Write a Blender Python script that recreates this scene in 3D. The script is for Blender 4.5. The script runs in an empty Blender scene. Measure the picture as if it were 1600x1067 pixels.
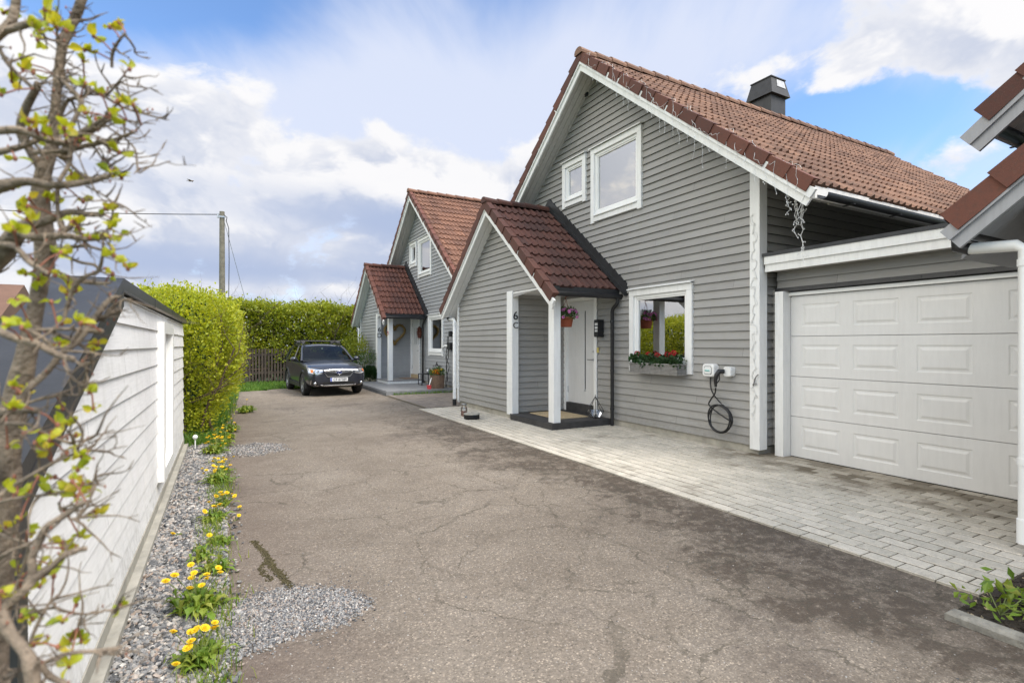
import bpy, bmesh, math, random
import numpy as np
from mathutils import Vector, Matrix

R = math.radians
random.seed(11)
rng = np.random.default_rng(11)
sc = bpy.context.scene
COL = sc.collection

# ------------------------------------------------------------------ camera, light, exposure
CAM_YAW = math.atan(450 / 819)
cam_d = bpy.data.cameras.new('camera')
cam = bpy.data.objects.new('camera', cam_d)
COL.objects.link(cam)
cam.location = (0, 0, 1.5)
cam.rotation_euler = (R(90), 0, -CAM_YAW)
cam_d.sensor_width = 36
cam_d.lens = 819 / 1600 * 36
cam_d.shift_y = 4.5 / 1600
cam_d.clip_start = 0.05
cam_d.clip_end = 2000
cam_d.dof.use_dof = True
cam_d.dof.focus_distance = 8.0
cam_d.dof.aperture_fstop = 4.0
sc.camera = cam

SUN_AZ, SUN_EL = R(146), R(52)            # azimuth clockwise from +Y
sv = Vector((math.sin(SUN_AZ) * math.cos(SUN_EL), math.cos(SUN_AZ) * math.cos(SUN_EL), math.sin(SUN_EL)))
sun_d = bpy.data.lights.new('sun', 'SUN')
sun_d.energy = 1.75
sun_d.angle = R(24)
sun_d.color = (1.0, 0.94, 0.86)
sun = bpy.data.objects.new('sun', sun_d)
COL.objects.link(sun)
sun.rotation_euler = sv.to_track_quat('Z', 'Y').to_euler()

sc.view_settings.view_transform = 'Standard'
sc.view_settings.look = 'None'
sc.view_settings.exposure = 1.2
sc.view_settings.gamma = 1
try:
    sc.cycles.use_denoising = True
    sc.cycles.max_bounces = 8
    sc.cycles.transparent_max_bounces = 12
    sc.cycles.sample_clamp_indirect = 6
except Exception:
    pass

# ------------------------------------------------------------------ node helper
class G:
    def __init__(s, nt):
        s.nt = nt
        nt.nodes.clear()

    def add(s, t, props=None, **ins):
        n = s.nt.nodes.new(t)
        for k, v in (props or {}).items():
            setattr(n, k, v)
        for k, v in ins.items():
            key = int(k[1:]) if k[0] == 'i' and k[1:].isdigit() else k.replace('_', ' ')
            s.put(n.inputs[key], v)
        return n

    def put(s, sock, v):
        if isinstance(v, bpy.types.NodeSocket):
            s.nt.links.new(v, sock)
        else:
            if hasattr(sock, 'default_value'):
                try:
                    n = len(sock.default_value)
                    if isinstance(v, (int, float)):
                        v = (v,) * n
                    if n == 4 and len(v) == 3:
                        v = (*v, 1)
                except TypeError:
                    pass
                sock.default_value = v

    def noise(s, vec=None, scale=5, detail=3, rough=.5, dist=0, dim='3D'):
        n = s.add('ShaderNodeTexNoise', {'noise_dimensions': dim}, Scale=scale, Detail=detail, Roughness=rough, Distortion=dist)
        if vec is not None:
            s.put(n.inputs['Vector'], vec)
        return n.outputs[0]

    def voro(s, vec, scale, feature='F1', rand=1.0):
        n = s.add('ShaderNodeTexVoronoi', {'feature': feature}, Scale=scale, Randomness=rand)
        s.put(n.inputs['Vector'], vec)
        return n

    def ramp(s, fac, stops, interp='LINEAR'):
        n = s.add('ShaderNodeValToRGB')
        cr = n.color_ramp
        cr.interpolation = interp
        while len(cr.elements) < len(stops):
            cr.elements.new(0.5)
        for e, (p, c) in zip(cr.elements, stops):
            e.position = p
            c = (c, c, c) if isinstance(c, (int, float)) else c
            e.color = (*c[:3], 1)
        s.put(n.inputs[0], fac)
        return n.outputs[0]

    def mix(s, f, a, b, blend='MIX'):
        n = s.add('ShaderNodeMix', {'data_type': 'RGBA', 'blend_type': blend, 'clamp_factor': True, 'clamp_result': False})
        s.put(n.inputs[0], f)
        s.put(n.inputs[6], a)
        s.put(n.inputs[7], b)
        return n.outputs[2]

    def m(s, op, a, b=None, c=None, clamp=False):
        n = s.add('ShaderNodeMath', {'operation': op, 'use_clamp': clamp})
        s.put(n.inputs[0], a)
        if b is not None:
            s.put(n.inputs[1], b)
        if c is not None:
            s.put(n.inputs[2], c)
        return n.outputs[0]

    def sstep(s, x, a, b):
        n = s.add('ShaderNodeMapRange', {'interpolation_type': 'SMOOTHSTEP', 'clamp': True})
        s.put(n.inputs[0], x)
        n.inputs[1].default_value = a
        n.inputs[2].default_value = b
        n.inputs[3].default_value = 0
        n.inputs[4].default_value = 1
        return n.outputs[0]

    def vmul(s, v, k):
        n = s.add('ShaderNodeVectorMath', {'operation': 'MULTIPLY'})
        s.put(n.inputs[0], v)
        s.put(n.inputs[1], k)
        return n.outputs[0]

    def vadd(s, v, k):
        n = s.add('ShaderNodeVectorMath', {'operation': 'ADD'})
        s.put(n.inputs[0], v)
        s.put(n.inputs[1], k)
        return n.outputs[0]

    def sep(s, v):
        n = s.add('ShaderNodeSeparateXYZ')
        s.put(n.inputs[0], v)
        return n.outputs

    def comb(s, x, y, z):
        n = s.add('ShaderNodeCombineXYZ')
        for i, v in enumerate((x, y, z)):
            s.put(n.inputs[i], v)
        return n.outputs[0]

    def coord(s, which='Object'):
        return s.add('ShaderNodeTexCoord').outputs[which]

    def bump(s, h, strength=.3, dist=.01):
        return s.add('ShaderNodeBump', None, Height=h, Strength=strength, Distance=dist).outputs[0]

    def out(s, shader, sock=0):
        o = s.add('ShaderNodeOutputMaterial')
        s.nt.links.new(shader, o.inputs[sock])

    def bsdf(s, col, rough=.6, metal=0, normal=None, **kw):
        n = s.add('ShaderNodeBsdfPrincipled', None, Base_Color=col, Roughness=rough, Metallic=metal, **kw)
        if normal is not None:
            s.put(n.inputs['Normal'], normal)
        return n.outputs[0]


# ------------------------------------------------------------------ sky
world = bpy.data.worlds.new('World')
sc.world = world
world.use_nodes = True
try:
    world.cycles.sampling_method = 'MANUAL'
    world.cycles.sample_map_resolution = 512
except Exception:
    pass
g = G(world.node_tree)
sky = g.add('ShaderNodeTexSky', {'sky_type': 'NISHITA', 'sun_disc': False, 'sun_elevation': SUN_EL,
                                 'sun_rotation': SUN_AZ, 'air_density': 1.0, 'dust_density': 0.3, 'ozone_density': 3.0})
dv = g.coord('Generated')
dx, dy, dz = g.sep(dv)
az = g.m('MULTIPLY', g.m('ARCTAN2', dx, dy), 57.29578)          # degrees, clockwise from +Y
el = g.m('MULTIPLY', g.m('ARCSINE', dz), 57.29578)

def lobe(a0, e0, sa, se, amp, rot=0.0):
    """soft elliptical patch of the sky round azimuth a0, elevation e0 (degrees)"""
    u = g.m('SUBTRACT', az, a0)
    v = g.m('SUBTRACT', el, e0)
    if rot:
        c, s = math.cos(R(rot)), math.sin(R(rot))
        u, v = (g.m('ADD', g.m('MULTIPLY', u, c), g.m('MULTIPLY', v, s)), g.m('SUBTRACT', g.m('MULTIPLY', v, c), g.m('MULTIPLY', u, s)))
    u = g.m('DIVIDE', u, sa)
    v = g.m('DIVIDE', v, se)
    q = g.m('ADD', g.m('MULTIPLY', u, u), g.m('MULTIPLY', v, v))
    return g.m('MULTIPLY', g.m('EXPONENT', g.m('MULTIPLY', q, -1.0)), amp)

def total(ls):
    t = ls[0]
    for k in ls[1:]:
        t = g.m('ADD', t, k)
    return t

# cumulus: three-dimensional noise over the direction, squeezed so the heaps are wider than tall
cv = g.comb(dx, dy, g.m('MULTIPLY', dz, 1.55))
warp = g.add('ShaderNodeTexNoise', None, Vector=cv, Scale=3.0, Detail=4).outputs[1]
cv = g.vadd(cv, g.vmul(g.vadd(warp, (-.5, -.5, -.5)), (.16, .16, .16)))
off = (1.7, 3.1, .45)
cvo = g.vadd(cv, off)
n1 = g.noise(cvo, 4.2, 8, .57)
n1b = g.noise(g.vadd(cvo, (0.012, -0.02, .055)), 4.2, 5, .57)
bias = total([lobe(-3, 17.5, 13, 6, .20), lobe(14, 18, 10, 5, .21), lobe(24, 15.5, 9, 5, .17), lobe(6, 7, 26, 5.0, .27), lobe(-16, 13, 9, 10, .18),
              lobe(67, 24.5, 9, 4.5, .22), lobe(66, 14.5, 8, 2.6, .20), lobe(30, 12.5, 6, 3, .10),
              lobe(20, 1.5, 80, 4, .12), lobe(29, 31, 40, 8, -.12), lobe(57, 20, 9, 2.8, -.18), lobe(-8, 30, 14, 6, -.14), lobe(-90, 34, 55, 28, .22), lobe(-42, 25, 13, 13, .30), lobe(160, 40, 60, 35, .2)])
bx = g.m('ADD', n1, bias)
cum = g.sstep(bx, .545, .635)
lit = g.sstep(g.m('SUBTRACT', n1, n1b), -.055, .06)
dark = total([lobe(13, 13.0, 13, 2.6, .85), lobe(22, 11, 8, 3.0, .6), lobe(0, 7.0, 26, 1.6, .9), lobe(-6, 9.0, 18, 1.4, .5), lobe(8, 4.0, 24, 1.1, .7), lobe(-6, 14.5, 8, 1.6, .3)])
# high thin veil
iz = g.m('DIVIDE', 1.0, g.m('ADD', g.m('MAXIMUM', dz, 0), .25))
pv = g.comb(g.m('MULTIPLY', dx, iz), g.m('MULTIPLY', dy, iz), 0.3)
pvr = g.add('ShaderNodeVectorRotate', {'rotation_type': 'Z_AXIS'}, Vector=pv, Angle=R(-52)).outputs[0]
vn = g.noise(g.vmul(pvr, (.5, 1.3, 1)), 1.5, 6, .58, .35)
vb = total([lobe(8, 22, 22, 7, .30), lobe(34, 26, 20, 7, .26), lobe(-9, 30, 17, 6.5, -.55, 12), lobe(57, 20, 11, 4.0, -.40), lobe(64, 19, 5, 3, -.2), lobe(30, 14, 30, 6, .12)])
veil = g.m('MULTIPLY', g.sstep(g.m('ADD', vn, vb), .30, .78), .93)
SK = (.92, 1.02, 1.13)
base = g.mix(1.0, sky.outputs[0], (SK[0], SK[1], SK[2], 1), 'MULTIPLY')
c_hi, c_lo, c_veil = (4.2, 4.18, 4.25), (2.0, 2.38, 3.3), (3.3, 3.55, 4.25)
col = g.mix(veil, base, c_veil)
thick = g.sstep(bx, .58, .76)
ccol = g.mix(lit, (2.7, 2.92, 3.5, 1), c_hi)
ccol = g.mix(g.m('MULTIPLY', g.m('SUBTRACT', 1.0, thick), .7), ccol, c_hi)
dn = g.noise(g.vmul(dv, (1, 1, 3.0)), 5.0, 5, .58)
ccol = g.mix(g.m('MULTIPLY', dark, g.sstep(g.m('ADD', dn, g.m('MULTIPLY', dark, .25)), .42, .66), None, True), ccol, c_lo)
col = g.mix(cum, col, ccol)
haze_f = g.m('MULTIPLY', g.m('SUBTRACT', 1.0, g.sstep(dz, -.01, .085)), .65)
col = g.mix(haze_f, col, (3.1, 3.35, 3.7, 1))
# veiled sun's glow, plus more added out of view to light the facade
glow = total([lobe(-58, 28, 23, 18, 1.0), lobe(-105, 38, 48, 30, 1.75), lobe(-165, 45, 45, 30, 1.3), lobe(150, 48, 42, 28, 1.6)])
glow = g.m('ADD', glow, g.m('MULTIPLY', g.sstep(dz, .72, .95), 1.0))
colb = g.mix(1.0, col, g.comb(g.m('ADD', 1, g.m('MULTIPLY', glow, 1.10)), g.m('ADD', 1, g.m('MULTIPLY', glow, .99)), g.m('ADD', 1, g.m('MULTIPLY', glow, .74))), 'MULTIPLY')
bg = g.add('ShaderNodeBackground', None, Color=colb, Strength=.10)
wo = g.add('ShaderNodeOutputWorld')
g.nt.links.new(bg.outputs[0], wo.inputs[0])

# ------------------------------------------------------------------ materials
M = {}

def newmat(name):
    mt = bpy.data.materials.new(name)
    mt.use_nodes = True
    M[name] = mt
    return G(mt.node_tree)

def plain(name, col, rough=.6, metal=0, var=.12, scale=8, bump=0.0, bscale=60, **kw):
    """a base colour broken up by two sizes of noise, with a little relief"""
    g = newmat(name)
    co = g.coord()
    n = g.noise(co, scale, 4, .6)
    f = g.ramp(n, [(.3, 1 - var), (.7, 1 + var)])
    c = g.mix(1.0, (*col, 1), f, 'MULTIPLY')
    nb = g.noise(co, bscale, 3, .6)
    r = g.m('ADD', rough - .06, g.m('MULTIPLY', nb, .12))
    g.out(g.bsdf(c, r, metal, g.bump(nb, bump, .01) if bump else None, **kw))
    return M[name]

def siding(name, col, var=.075):
    g = newmat(name)
    uv = g.coord('UV')
    u, v, _ = g.sep(uv)
    row = g.m('FLOOR', v)
    wn = g.add('ShaderNodeTexWhiteNoise', {'noise_dimensions': '2D'})
    g.put(wn.inputs['Vector'], g.comb(row, g.m('FLOOR', g.m('MULTIPLY', g.m('ADD', u, g.m('MULTIPLY', row, 1.37)), .27)), 0))
    grain = g.noise(g.comb(g.m('MULTIPLY', u, 3.0), g.m('MULTIPLY', v, 9.0), row), 1.6, 5, .65)
    stain = g.noise(g.coord('Object'), .9, 4, .6)
    fr = g.m('FRACT', g.m('MULTIPLY', g.m('ADD', u, g.m('MULTIPLY', row, 1.37)), .27))
    joint = g.m('LESS_THAN', fr, .0011)
    drip = g.ramp(g.noise(g.comb(g.m('MULTIPLY', u, 5.5), g.m('MULTIPLY', v, .22), 0), 2.0, 5, .7), [(.50, 0), (.74, .22)])
    f = g.m('ADD', 1 - var, g.m('MULTIPLY', wn.outputs[0], 2 * var))
    f = g.m('MULTIPLY', f, g.ramp(grain, [(.25, .90), (.75, 1.08)]))
    f = g.m('MULTIPLY', f, g.ramp(stain, [(.3, .90), (.7, 1.07)]))
    c = g.mix(1.0, (*col, 1), f, 'MULTIPLY')
    c = g.mix(drip, c, (.30, .29, .22, 1))
    c = g.mix(g.m('MULTIPLY', joint, .75), c, (.06, .055, .05, 1))
    # dirt spots near the ground
    oz = g.sep(g.coord('Object'))[2]
    dirt = g.m('MULTIPLY', g.m('SUBTRACT', 1.0, g.sstep(oz, .1, .6)), g.ramp(g.noise(g.coord(), 14, 5, .7), [(.42, 0), (.7, .35)]))
    c = g.mix(dirt, c, (.16, .14, .11, 1))
    fine = g.noise(g.comb(g.m('MULTIPLY', u, 14.0), g.m('MULTIPLY', v, 26.0), row), 2.2, 3, .6)
    g.out(g.bsdf(c, .55, 0, g.bump(g.m('ADD', grain, fine), .22, .006)))
    return M[name]

def paint(name, col, dirt=.25, rough=.42):
    g = newmat(name)
    co = g.coord()
    n = g.noise(co, 1.6, 5, .65)
    st = g.noise(g.vmul(co, (7, 7, .9)), 3.0, 5, .65)
    f = g.m('MULTIPLY', g.ramp(n, [(.3, .95), (.7, 1.02)]), g.ramp(st, [(.25, 1 - dirt * .5), (.6, 1.0)]))
    c = g.mix(1.0, (*col, 1), f, 'MULTIPLY')
    sp = g.ramp(g.noise(co, 38, 4, .7), [(.62, 0), (.74, dirt)])
    c = g.mix(sp, c, (.33, .30, .25, 1))
    b = g.noise(g.vmul(co, (30, 30, 6)), 2.0, 4, .6)
    g.out(g.bsdf(c, rough, 0, g.bump(b, .12, .004)))
    return M[name]

def tiles(name, ca, cb, moss=.3, lichen=.2):
    g = newmat(name)
    u, v, _ = g.sep(g.coord('UV'))
    wn = g.add('ShaderNodeTexWhiteNoise', {'noise_dimensions': '2D'})
    g.put(wn.inputs['Vector'], g.comb(g.m('FLOOR', u), g.m('FLOOR', v), 0))
    co = g.coord()
    big = g.noise(co, .8, 4, .6)
    f = g.m('ADD', g.m('MULTIPLY', wn.outputs[0], .6), g.m('MULTIPLY', big, .5))
    c = g.mix(g.ramp(f, [(.15, 0), (.85, 1)]), (*ca, 1), (*cb, 1))
    sm = g.noise(co, 22, 5, .7)
    c = g.mix(g.ramp(sm, [(.5, 0), (.72, moss)]), c, (.045, .04, .03, 1))
    li = g.noise(g.vadd(co, (5, 3, 2)), 34, 4, .65)
    c = g.mix(g.ramp(li, [(.60, 0), (.72, lichen)]), c, (.42, .36, .28, 1))
    g.out(g.bsdf(c, .78, 0, g.bump(g.noise(co, 90, 4, .7), .35, .006)))
    return M[name]

siding('siding_gray', (.305, .297, .282))
siding('siding_blue_gray', (.315, .322, .33))
siding('siding_white', (.87, .865, .85), .02)
paint('white_paint', (.82, .82, .80))
paint('white_clean', (.84, .84, .82), .08, .35)
paint('gray_paint', (.36, .36, .375), .3)
paint('white_door', (.70, .695, .68), .12, .38)
paint('soffit_paint', (.55, .54, .51), .35, .6)
tiles('roof_tile_tan', (.285, .155, .098), (.140, .072, .047), .7, .45)
tiles('roof_tile_dark', (.115, .040, .026), (.058, .022, .016), .6, .08)
tiles('roof_tile_red', (.165, .058, .036), (.090, .034, .024), .4, .05)
tiles('roof_tile_orange', (.245, .116, .070), (.130, .060, .039), .5, .3)
plain('concrete', (.36, .34, .29), .85, 0, .25, 5, .5, 40)
plain('dark_metal', (.035, .036, .038), .42, .3, .25, 6, .05)
plain('black_plastic', (.014, .014, .015), .45, 0, .2, 9, .05)
plain('black_rubber', (.012, .012, .012), .75, 0, .2, 20, .2, 80)
plain('gray_metal', (.30, .30, .30), .4, .8, .15)
plain('galvanised', (.45, .46, .47), .38, .9, .2, 12)
plain('dark_deck', (.045, .043, .043), .6, 0, .3, 7, .25, 50)
plain('gray_deck', (.21, .21, .21), .7, 0, .2, 6, .2, 50)
plain('terracotta', (.28, .07, .03), .7, 0, .2, 8, .2)
plain('soil', (.035, .026, .018), .95, 0, .4, 12, 1.0, 45)
plain('bark', (.20, .155, .112), .9, 0, .55, 30, 1.0, 70)
plain('twig', (.105, .072, .05), .85, 0, .4, 25, .5, 90)
plain('thorn_tip', (.26, .10, .06), .7, 0, .3, 25)
plain('pole_wood', (.17, .155, .12), .9, 0, .25, 6, .6, 40)
plain('fence_wood', (.060, .045, .034), .9, 0, .4, 5, .5, 30)
plain('wicker_gray', (.26, .25, .235), .75, 0, .2, 20, .3, 60)
plain('wicker_brown', (.19, .125, .085), .8, 0, .25, 20, .4, 60)
plain('coir', (.46, .36, .22), .95, 0, .2, 20, .8, 160)
plain('curtain', (.78, .78, .76), .9, 0, .08, 6)
plain('room_dark', (.05, .048, .045), .9)
plain('petal_pink', (.62, .20, .42), .6, 0, .25, 60)
plain('petal_core', (.16, .02, .09), .6, 0, .25, 60)
plain('petal_red', (.42, .012, .016), .6, 0, .35, 60)
plain('petal_orange', (.80, .22, .015), .6, 0, .25, 60)
plain('petal_yellow', (.86, .60, .012), .6, 0, .15, 90, .6, 300)
plain('stem_green', (.16, .20, .06), .6, 0, .2, 30)
plain('white_plastic', (.78, .78, .76), .35, 0, .05)
plain('yellow_plastic', (.62, .50, .16), .45, 0, .1)
plain('red_plastic', (.42, .03, .035), .4, 0, .1)
plain('teal_print', (.10, .50, .48), .5)
plain('number_black', (.02, .02, .022), .4, .2)
plain('wreath', (.21, .14, .045), .9, 0, .4, 40, .8, 80)
plain('wreath_red', (.13, .04, .022), .9, 0, .5, 40, .8, 80)
plain('wire_white', (.72, .72, .70), .5)
plain('wax', (.40, .20, .15), .6)
plain('far_wall', (.42, .40, .36), .8, 0, .1)

def leafmat(name, ca, cb, cc, trans=.35):
    g = newmat(name)
    u, v, _ = g.sep(g.coord('UV'))
    c = g.ramp(u, [(0, ca), (.5, cb), (1, cc)])
    big = g.noise(g.coord(), 2.4, 3, .6)
    c = g.mix(1.0, c, g.ramp(big, [(.3, .78), (.7, 1.18)]), 'MULTIPLY')
    p = g.bsdf(c, .5, 0, None)
    t = g.add('ShaderNodeBsdfTranslucent', None, Color=g.mix(1.0, c, (1.5, 1.35, .6, 1), 'MULTIPLY')).outputs[0]
    ms = g.add('ShaderNodeMixShader')
    ms.inputs[0].default_value = trans
    g.nt.links.new(p, ms.inputs[1])
    g.nt.links.new(t, ms.inputs[2])
    g.out(ms.outputs[0])
    return M[name]

leafmat('hedge_leaf', (.20, .26, .018), (.37, .42, .025), (.55, .55, .05), .45)
leafmat('back_hedge_leaf', (.13, .18, .016), (.26, .31, .024), (.40, .41, .04), .4)
leafmat('shrub_leaf', (.28, .36, .025), (.46, .50, .035), (.58, .48, .06), .45)
leafmat('weed_leaf', (.11, .20, .022), (.20, .31, .035), (.34, .37, .07), .38)
leafmat('grass_blade', (.055, .14, .015), (.10, .22, .025), (.20, .28, .05), .3)
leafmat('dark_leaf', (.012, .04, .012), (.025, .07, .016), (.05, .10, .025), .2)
leafmat('basket_leaf', (.04, .09, .03), (.08, .15, .045), (.14, .21, .06), .25)

# ground materials
g = newmat('grass_ground')
co = g.coord()
n = g.noise(co, 1.2, 6, .65)
g.out(g.bsdf(g.ramp(n, [(.3, (.03, .065, .012)), (.55, (.05, .10, .018)), (.75, (.09, .09, .03))]), .95, 0, g.bump(g.noise(co, 40, 4, .7), 1, .03)))

g = newmat('asphalt')
co = g.coord()
x, y, z = g.sep(co)
big = g.noise(co, .45, 5, .6)
mid = g.noise(co, 2.3, 6, .65)
fine = g.noise(co, 30, 5, .75)
c = g.ramp(g.m('ADD', g.m('MULTIPLY', big, .6), g.m('MULTIPLY', mid, .4)),
           [(.32, (.134, .107, .080)), (.5, (.192, .158, .122)), (.68, (.240, .204, .163))])
cell = g.voro(co, 125)
ag = g.sep(cell.outputs[1])[0]
c = g.mix(1.0, c, g.ramp(ag, [(0, .55), (.12, .86), (.8, 1.12), (.94, 1.5), (1, 2.1)]), 'MULTIPLY')
cell2 = g.voro(co, 55)
ag2 = g.sep(cell2.outputs[1])[1]
spot = g.m('MULTIPLY', g.m('LESS_THAN', cell2.outputs[0], .20), g.m('GREATER_THAN', ag2, .72))
c = g.mix(g.m('MULTIPLY', spot, .7), c, g.ramp(g.sep(cell2.outputs[1])[2], [(0, (.05, .045, .04)), (.45, (.10, .09, .08)), (.55, (.36, .31, .27)), (1, (.46, .43, .40))]))
c = g.mix(1.0, c, g.ramp(fine, [(.3, .80), (.7, 1.18)]), 'MULTIPLY')
# damp dark band along the paving, patchy
wob = g.m('ADD', x, g.m('MULTIPLY', g.m('SUBTRACT', g.noise(co, .8, 6, .66), .5), 3.0))
damp = g.m('MULTIPLY', g.sstep(wob, 2.55, 3.35), g.m('SUBTRACT', 1.0, g.sstep(y, 8.0, 12.5)))
patch = g.ramp(g.noise(co, 3.1, 7, .72), [(.36, .40), (.56, 1)])
isl = g.sep(g.voro(g.vadd(co, g.vmul(g.add('ShaderNodeTexNoise', None, Vector=co, Scale=1.6, Detail=6, Roughness=.7).outputs[1], (.55, .55, 0))), 3.4).outputs[1])[0]
patch2 = g.ramp(g.noise(co, 11, 7, .78), [(.42, .25), (.54, 1)])
damp = g.m('MULTIPLY', g.m('MULTIPLY', g.m('MULTIPLY', damp, patch), patch2), g.ramp(isl, [(.25, .5), (.6, 1)]))
damp = g.m('MULTIPLY', damp, 1.75, None, True)
c = g.mix(g.m('MULTIPLY', damp, .86), c, (.056, .039, .025, 1))
dk2 = g.sstep(g.noise(g.vadd(co, (9.1, 2.2, 0)), .62, 5, .6), .56, .70)
c = g.mix(g.m('MULTIPLY', g.m('MULTIPLY', dk2, .62), patch2), c, (.075, .057, .046, 1))
left = g.m('MULTIPLY', g.m('SUBTRACT', 1.0, g.sstep(g.m('ADD', x, g.m('MULTIPLY', mid, .8)), .35, 1.3)), g.m('ADD', .42, g.m('MULTIPLY', g.m('SUBTRACT', 1.0, g.sstep(y, 2.4, 3.4)), .33)))
c = g.mix(left, c, (.115, .080, .062, 1))
# cracks
wv = g.vadd(co, g.vmul(g.add('ShaderNodeTexNoise', None, Vector=co, Scale=1.6, Detail=6, Roughness=.7).outputs[1], (.55, .55, 0)))
e1 = g.voro(wv, .55, 'DISTANCE_TO_EDGE').outputs[0]
k1 = g.m('MULTIPLY', g.m('LESS_THAN', e1, .0042), g.sstep(g.noise(co, .9, 3, .5), .43, .53))
e2 = g.voro(wv, 3.4, 'DISTANCE_TO_EDGE').outputs[0]
zone = g.m('MULTIPLY', g.sstep(g.noise(g.vadd(co, (3, 7, 0)), .75, 4, .6), .50, .58), g.sstep(x, 1.9, 2.9))
zone = g.m('MAXIMUM', zone, g.m('MULTIPLY', g.sstep(wob, 2.3, 2.9), g.sstep(g.noise(co, 1.1, 3, .5), .40, .52)))
zone = g.m('MAXIMUM', zone, g.m('MULTIPLY', g.sstep(y, 12, 15), .8))
k2 = g.m('MULTIPLY', g.m('LESS_THAN', e2, .026), zone)
e3 = g.voro(g.vadd(wv, (4.2, 1.1, 0)), 1.3, 'DISTANCE_TO_EDGE').outputs[0]
k3 = g.m('MULTIPLY', g.m('LESS_THAN', e3, .009), g.sstep(g.noise(g.vadd(co, (1, 5, 0)), .8, 3, .5), .46, .56))
lw = g.noise(g.comb(0.0, g.m('MULTIPLY', y, 1.0), 0.0), 1.3, 7, .66)
k4 = g.m('LESS_THAN', g.m('ABSOLUTE', g.m('SUBTRACT', x, g.m('ADD', 2.05, lw))), g.m('MULTIPLY', g.noise(co, 9, 4, .7), .022))
k4 = g.m('MULTIPLY', k4, g.m('SUBTRACT', g.sstep(y, .8, 1.4), g.sstep(y, 5.2, 6.4)))
crack = g.m('MAXIMUM', g.m('MAXIMUM', g.m('MAXIMUM', k1, k2), k3), k4)
c = g.mix(g.m('MULTIPLY', g.m('MULTIPLY', crack, .66), g.ramp(g.noise(co, 5, 4, .6), [(.35, .25), (.6, 1)])), c, (.055, .046, .030, 1))
hgt = g.m('SUBTRACT', g.m('ADD', g.m('MULTIPLY', cell.outputs[0], -.8), g.m('MULTIPLY', fine, .5)), g.m('MULTIPLY', crack, .8))
rgh = g.m('SUBTRACT', .88, g.m('MULTIPLY', damp, .18))
g.out(g.bsdf(c, rgh, 0, g.bump(hgt, .55, .008)))

def paver_mat(name, ca, cb, stain):
    g = newmat(name)
    u, v, _ = g.sep(g.coord('UV'))
    co = g.coord()
    x, y, z = g.sep(co)
    c = g.mix(u, (*ca, 1), (*cb, 1))
    n = g.noise(co, 26, 6, .7)
    c = g.mix(1.0, c, g.ramp(n, [(.3, .82), (.7, 1.14)]), 'MULTIPLY')
    sp = g.voro(co, 130).outputs[1]
    c = g.mix(1.0, c, g.ramp(g.sep(sp)[0], [(0, .80), (.2, .97), (1, 1.06)]), 'MULTIPLY')
    # damp brownish stains before the garage
    sx = g.m('ADD', x, g.m('MULTIPLY', g.m('SUBTRACT', g.noise(co, 1.7, 5, .62), .5), 2.6))
    st = g.m('MULTIPLY', g.sstep(sx, 5.35, 6.25), g.m('SUBTRACT', 1.0, g.sstep(y, 4.6, 5.6)))
    st2 = g.sstep(g.noise(co, .85, 5, .65), .56, .70)
    st = g.m('MULTIPLY', g.m('MAXIMUM', st, g.m('MULTIPLY', st2, .85)), g.ramp(v, [(0, .35), (1, 1.1)]))
    c = g.mix(g.m('MULTIPLY', st, stain), c, (.125, .10, .066, 1))
    g.out(g.bsdf(c, .82, 0, g.bump(n, .3, .005)))

paver_mat('paver_light', (.60, .545, .455), (.47, .43, .355), .9)
paver_mat('paver_brown', (.24, .20, .165), (.18, .15, .125), .3)
plain('joint_sand', (.085, .068, .043), .95, 0, .3, 9, .6, 80)

g = newmat('gravel_stone')
u, v, _ = g.sep(g.coord('UV'))
c = g.ramp(u, [(0, (.05, .053, .058)), (.3, (.15, .152, .155)), (.55, (.27, .265, .26)), (.75, (.40, .375, .34)), (.9, (.30, .22, .17)), (1, (.62, .60, .56))])
c = g.mix(1.0, c, g.ramp(g.noise(g.coord(), 160, 4, .7), [(.3, .75), (.7, 1.2)]), 'MULTIPLY')
g.out(g.bsdf(c, .8))
plain('kerb_granite', (.235, .22, .185), .9, 0, .35, 14, .8, 60)
plain('gravel_bed', (.12, .115, .11), .95, 0, .4, 40, 1.0, 70)
plain('moss', (.085, .070, .03), .95, 0, .4, 50, 1.0, 160)

def glass(name, tint, refl, rough=.0, k=1.0):
    g = newmat(name)
    lw = g.add('ShaderNodeFresnel', None, IOR=1.5).outputs[0]
    f = g.m('ADD', refl, g.m('MULTIPLY', lw, (1 - refl) * k), None, True)
    wob = g.bump(g.noise(g.coord(), 1.3, 2, .5), .02, .02)
    t = g.add('ShaderNodeBsdfTransparent', None, Color=tint)
    gl = g.add('ShaderNodeBsdfGlossy', None, Color=(1, 1, 1, 1), Roughness=rough, Normal=wob)
    ms = g.add('ShaderNodeMixShader')
    g.put(ms.inputs[0], f)
    g.nt.links.new(t.outputs[0], ms.inputs[1])
    g.nt.links.new(gl.outputs[0], ms.inputs[2])
    g.out(ms.outputs[0])

glass('window_glass', (.95, .96, .95, 1), .46)
glass('car_glass', (.36, .42, .39, 1), .0, .0, .55)
glass('lamp_glass', (.9, .9, .9, 1), .08)
g = newmat('car_paint')
g.out(g.bsdf((.036, .039, .052, 1), .32, .55, None, Coat_Weight=.8, Coat_Roughness=.06))
plain('chrome', (.62, .62, .63), .14, 1.0, .03)
plain('lamp_reflector', (.55, .56, .58), .18, .85, .25, 30)
plain('amber', (.65, .16, .02), .3)
plain('emblem_blue', (.02, .03, .12), .25)
plain('plate_white', (.66, .66, .66), .4, 0, .03)
plain('plate_blue', (.01, .05, .42), .4)
plain('seat_dark', (.03, .03, .03), .8)

# ------------------------------------------------------------------ mesh builder
def root_loc(o):
    l = Vector((0, 0, 0))
    while o is not None:
        l += o.location
        o = o.parent
    return l

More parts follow.
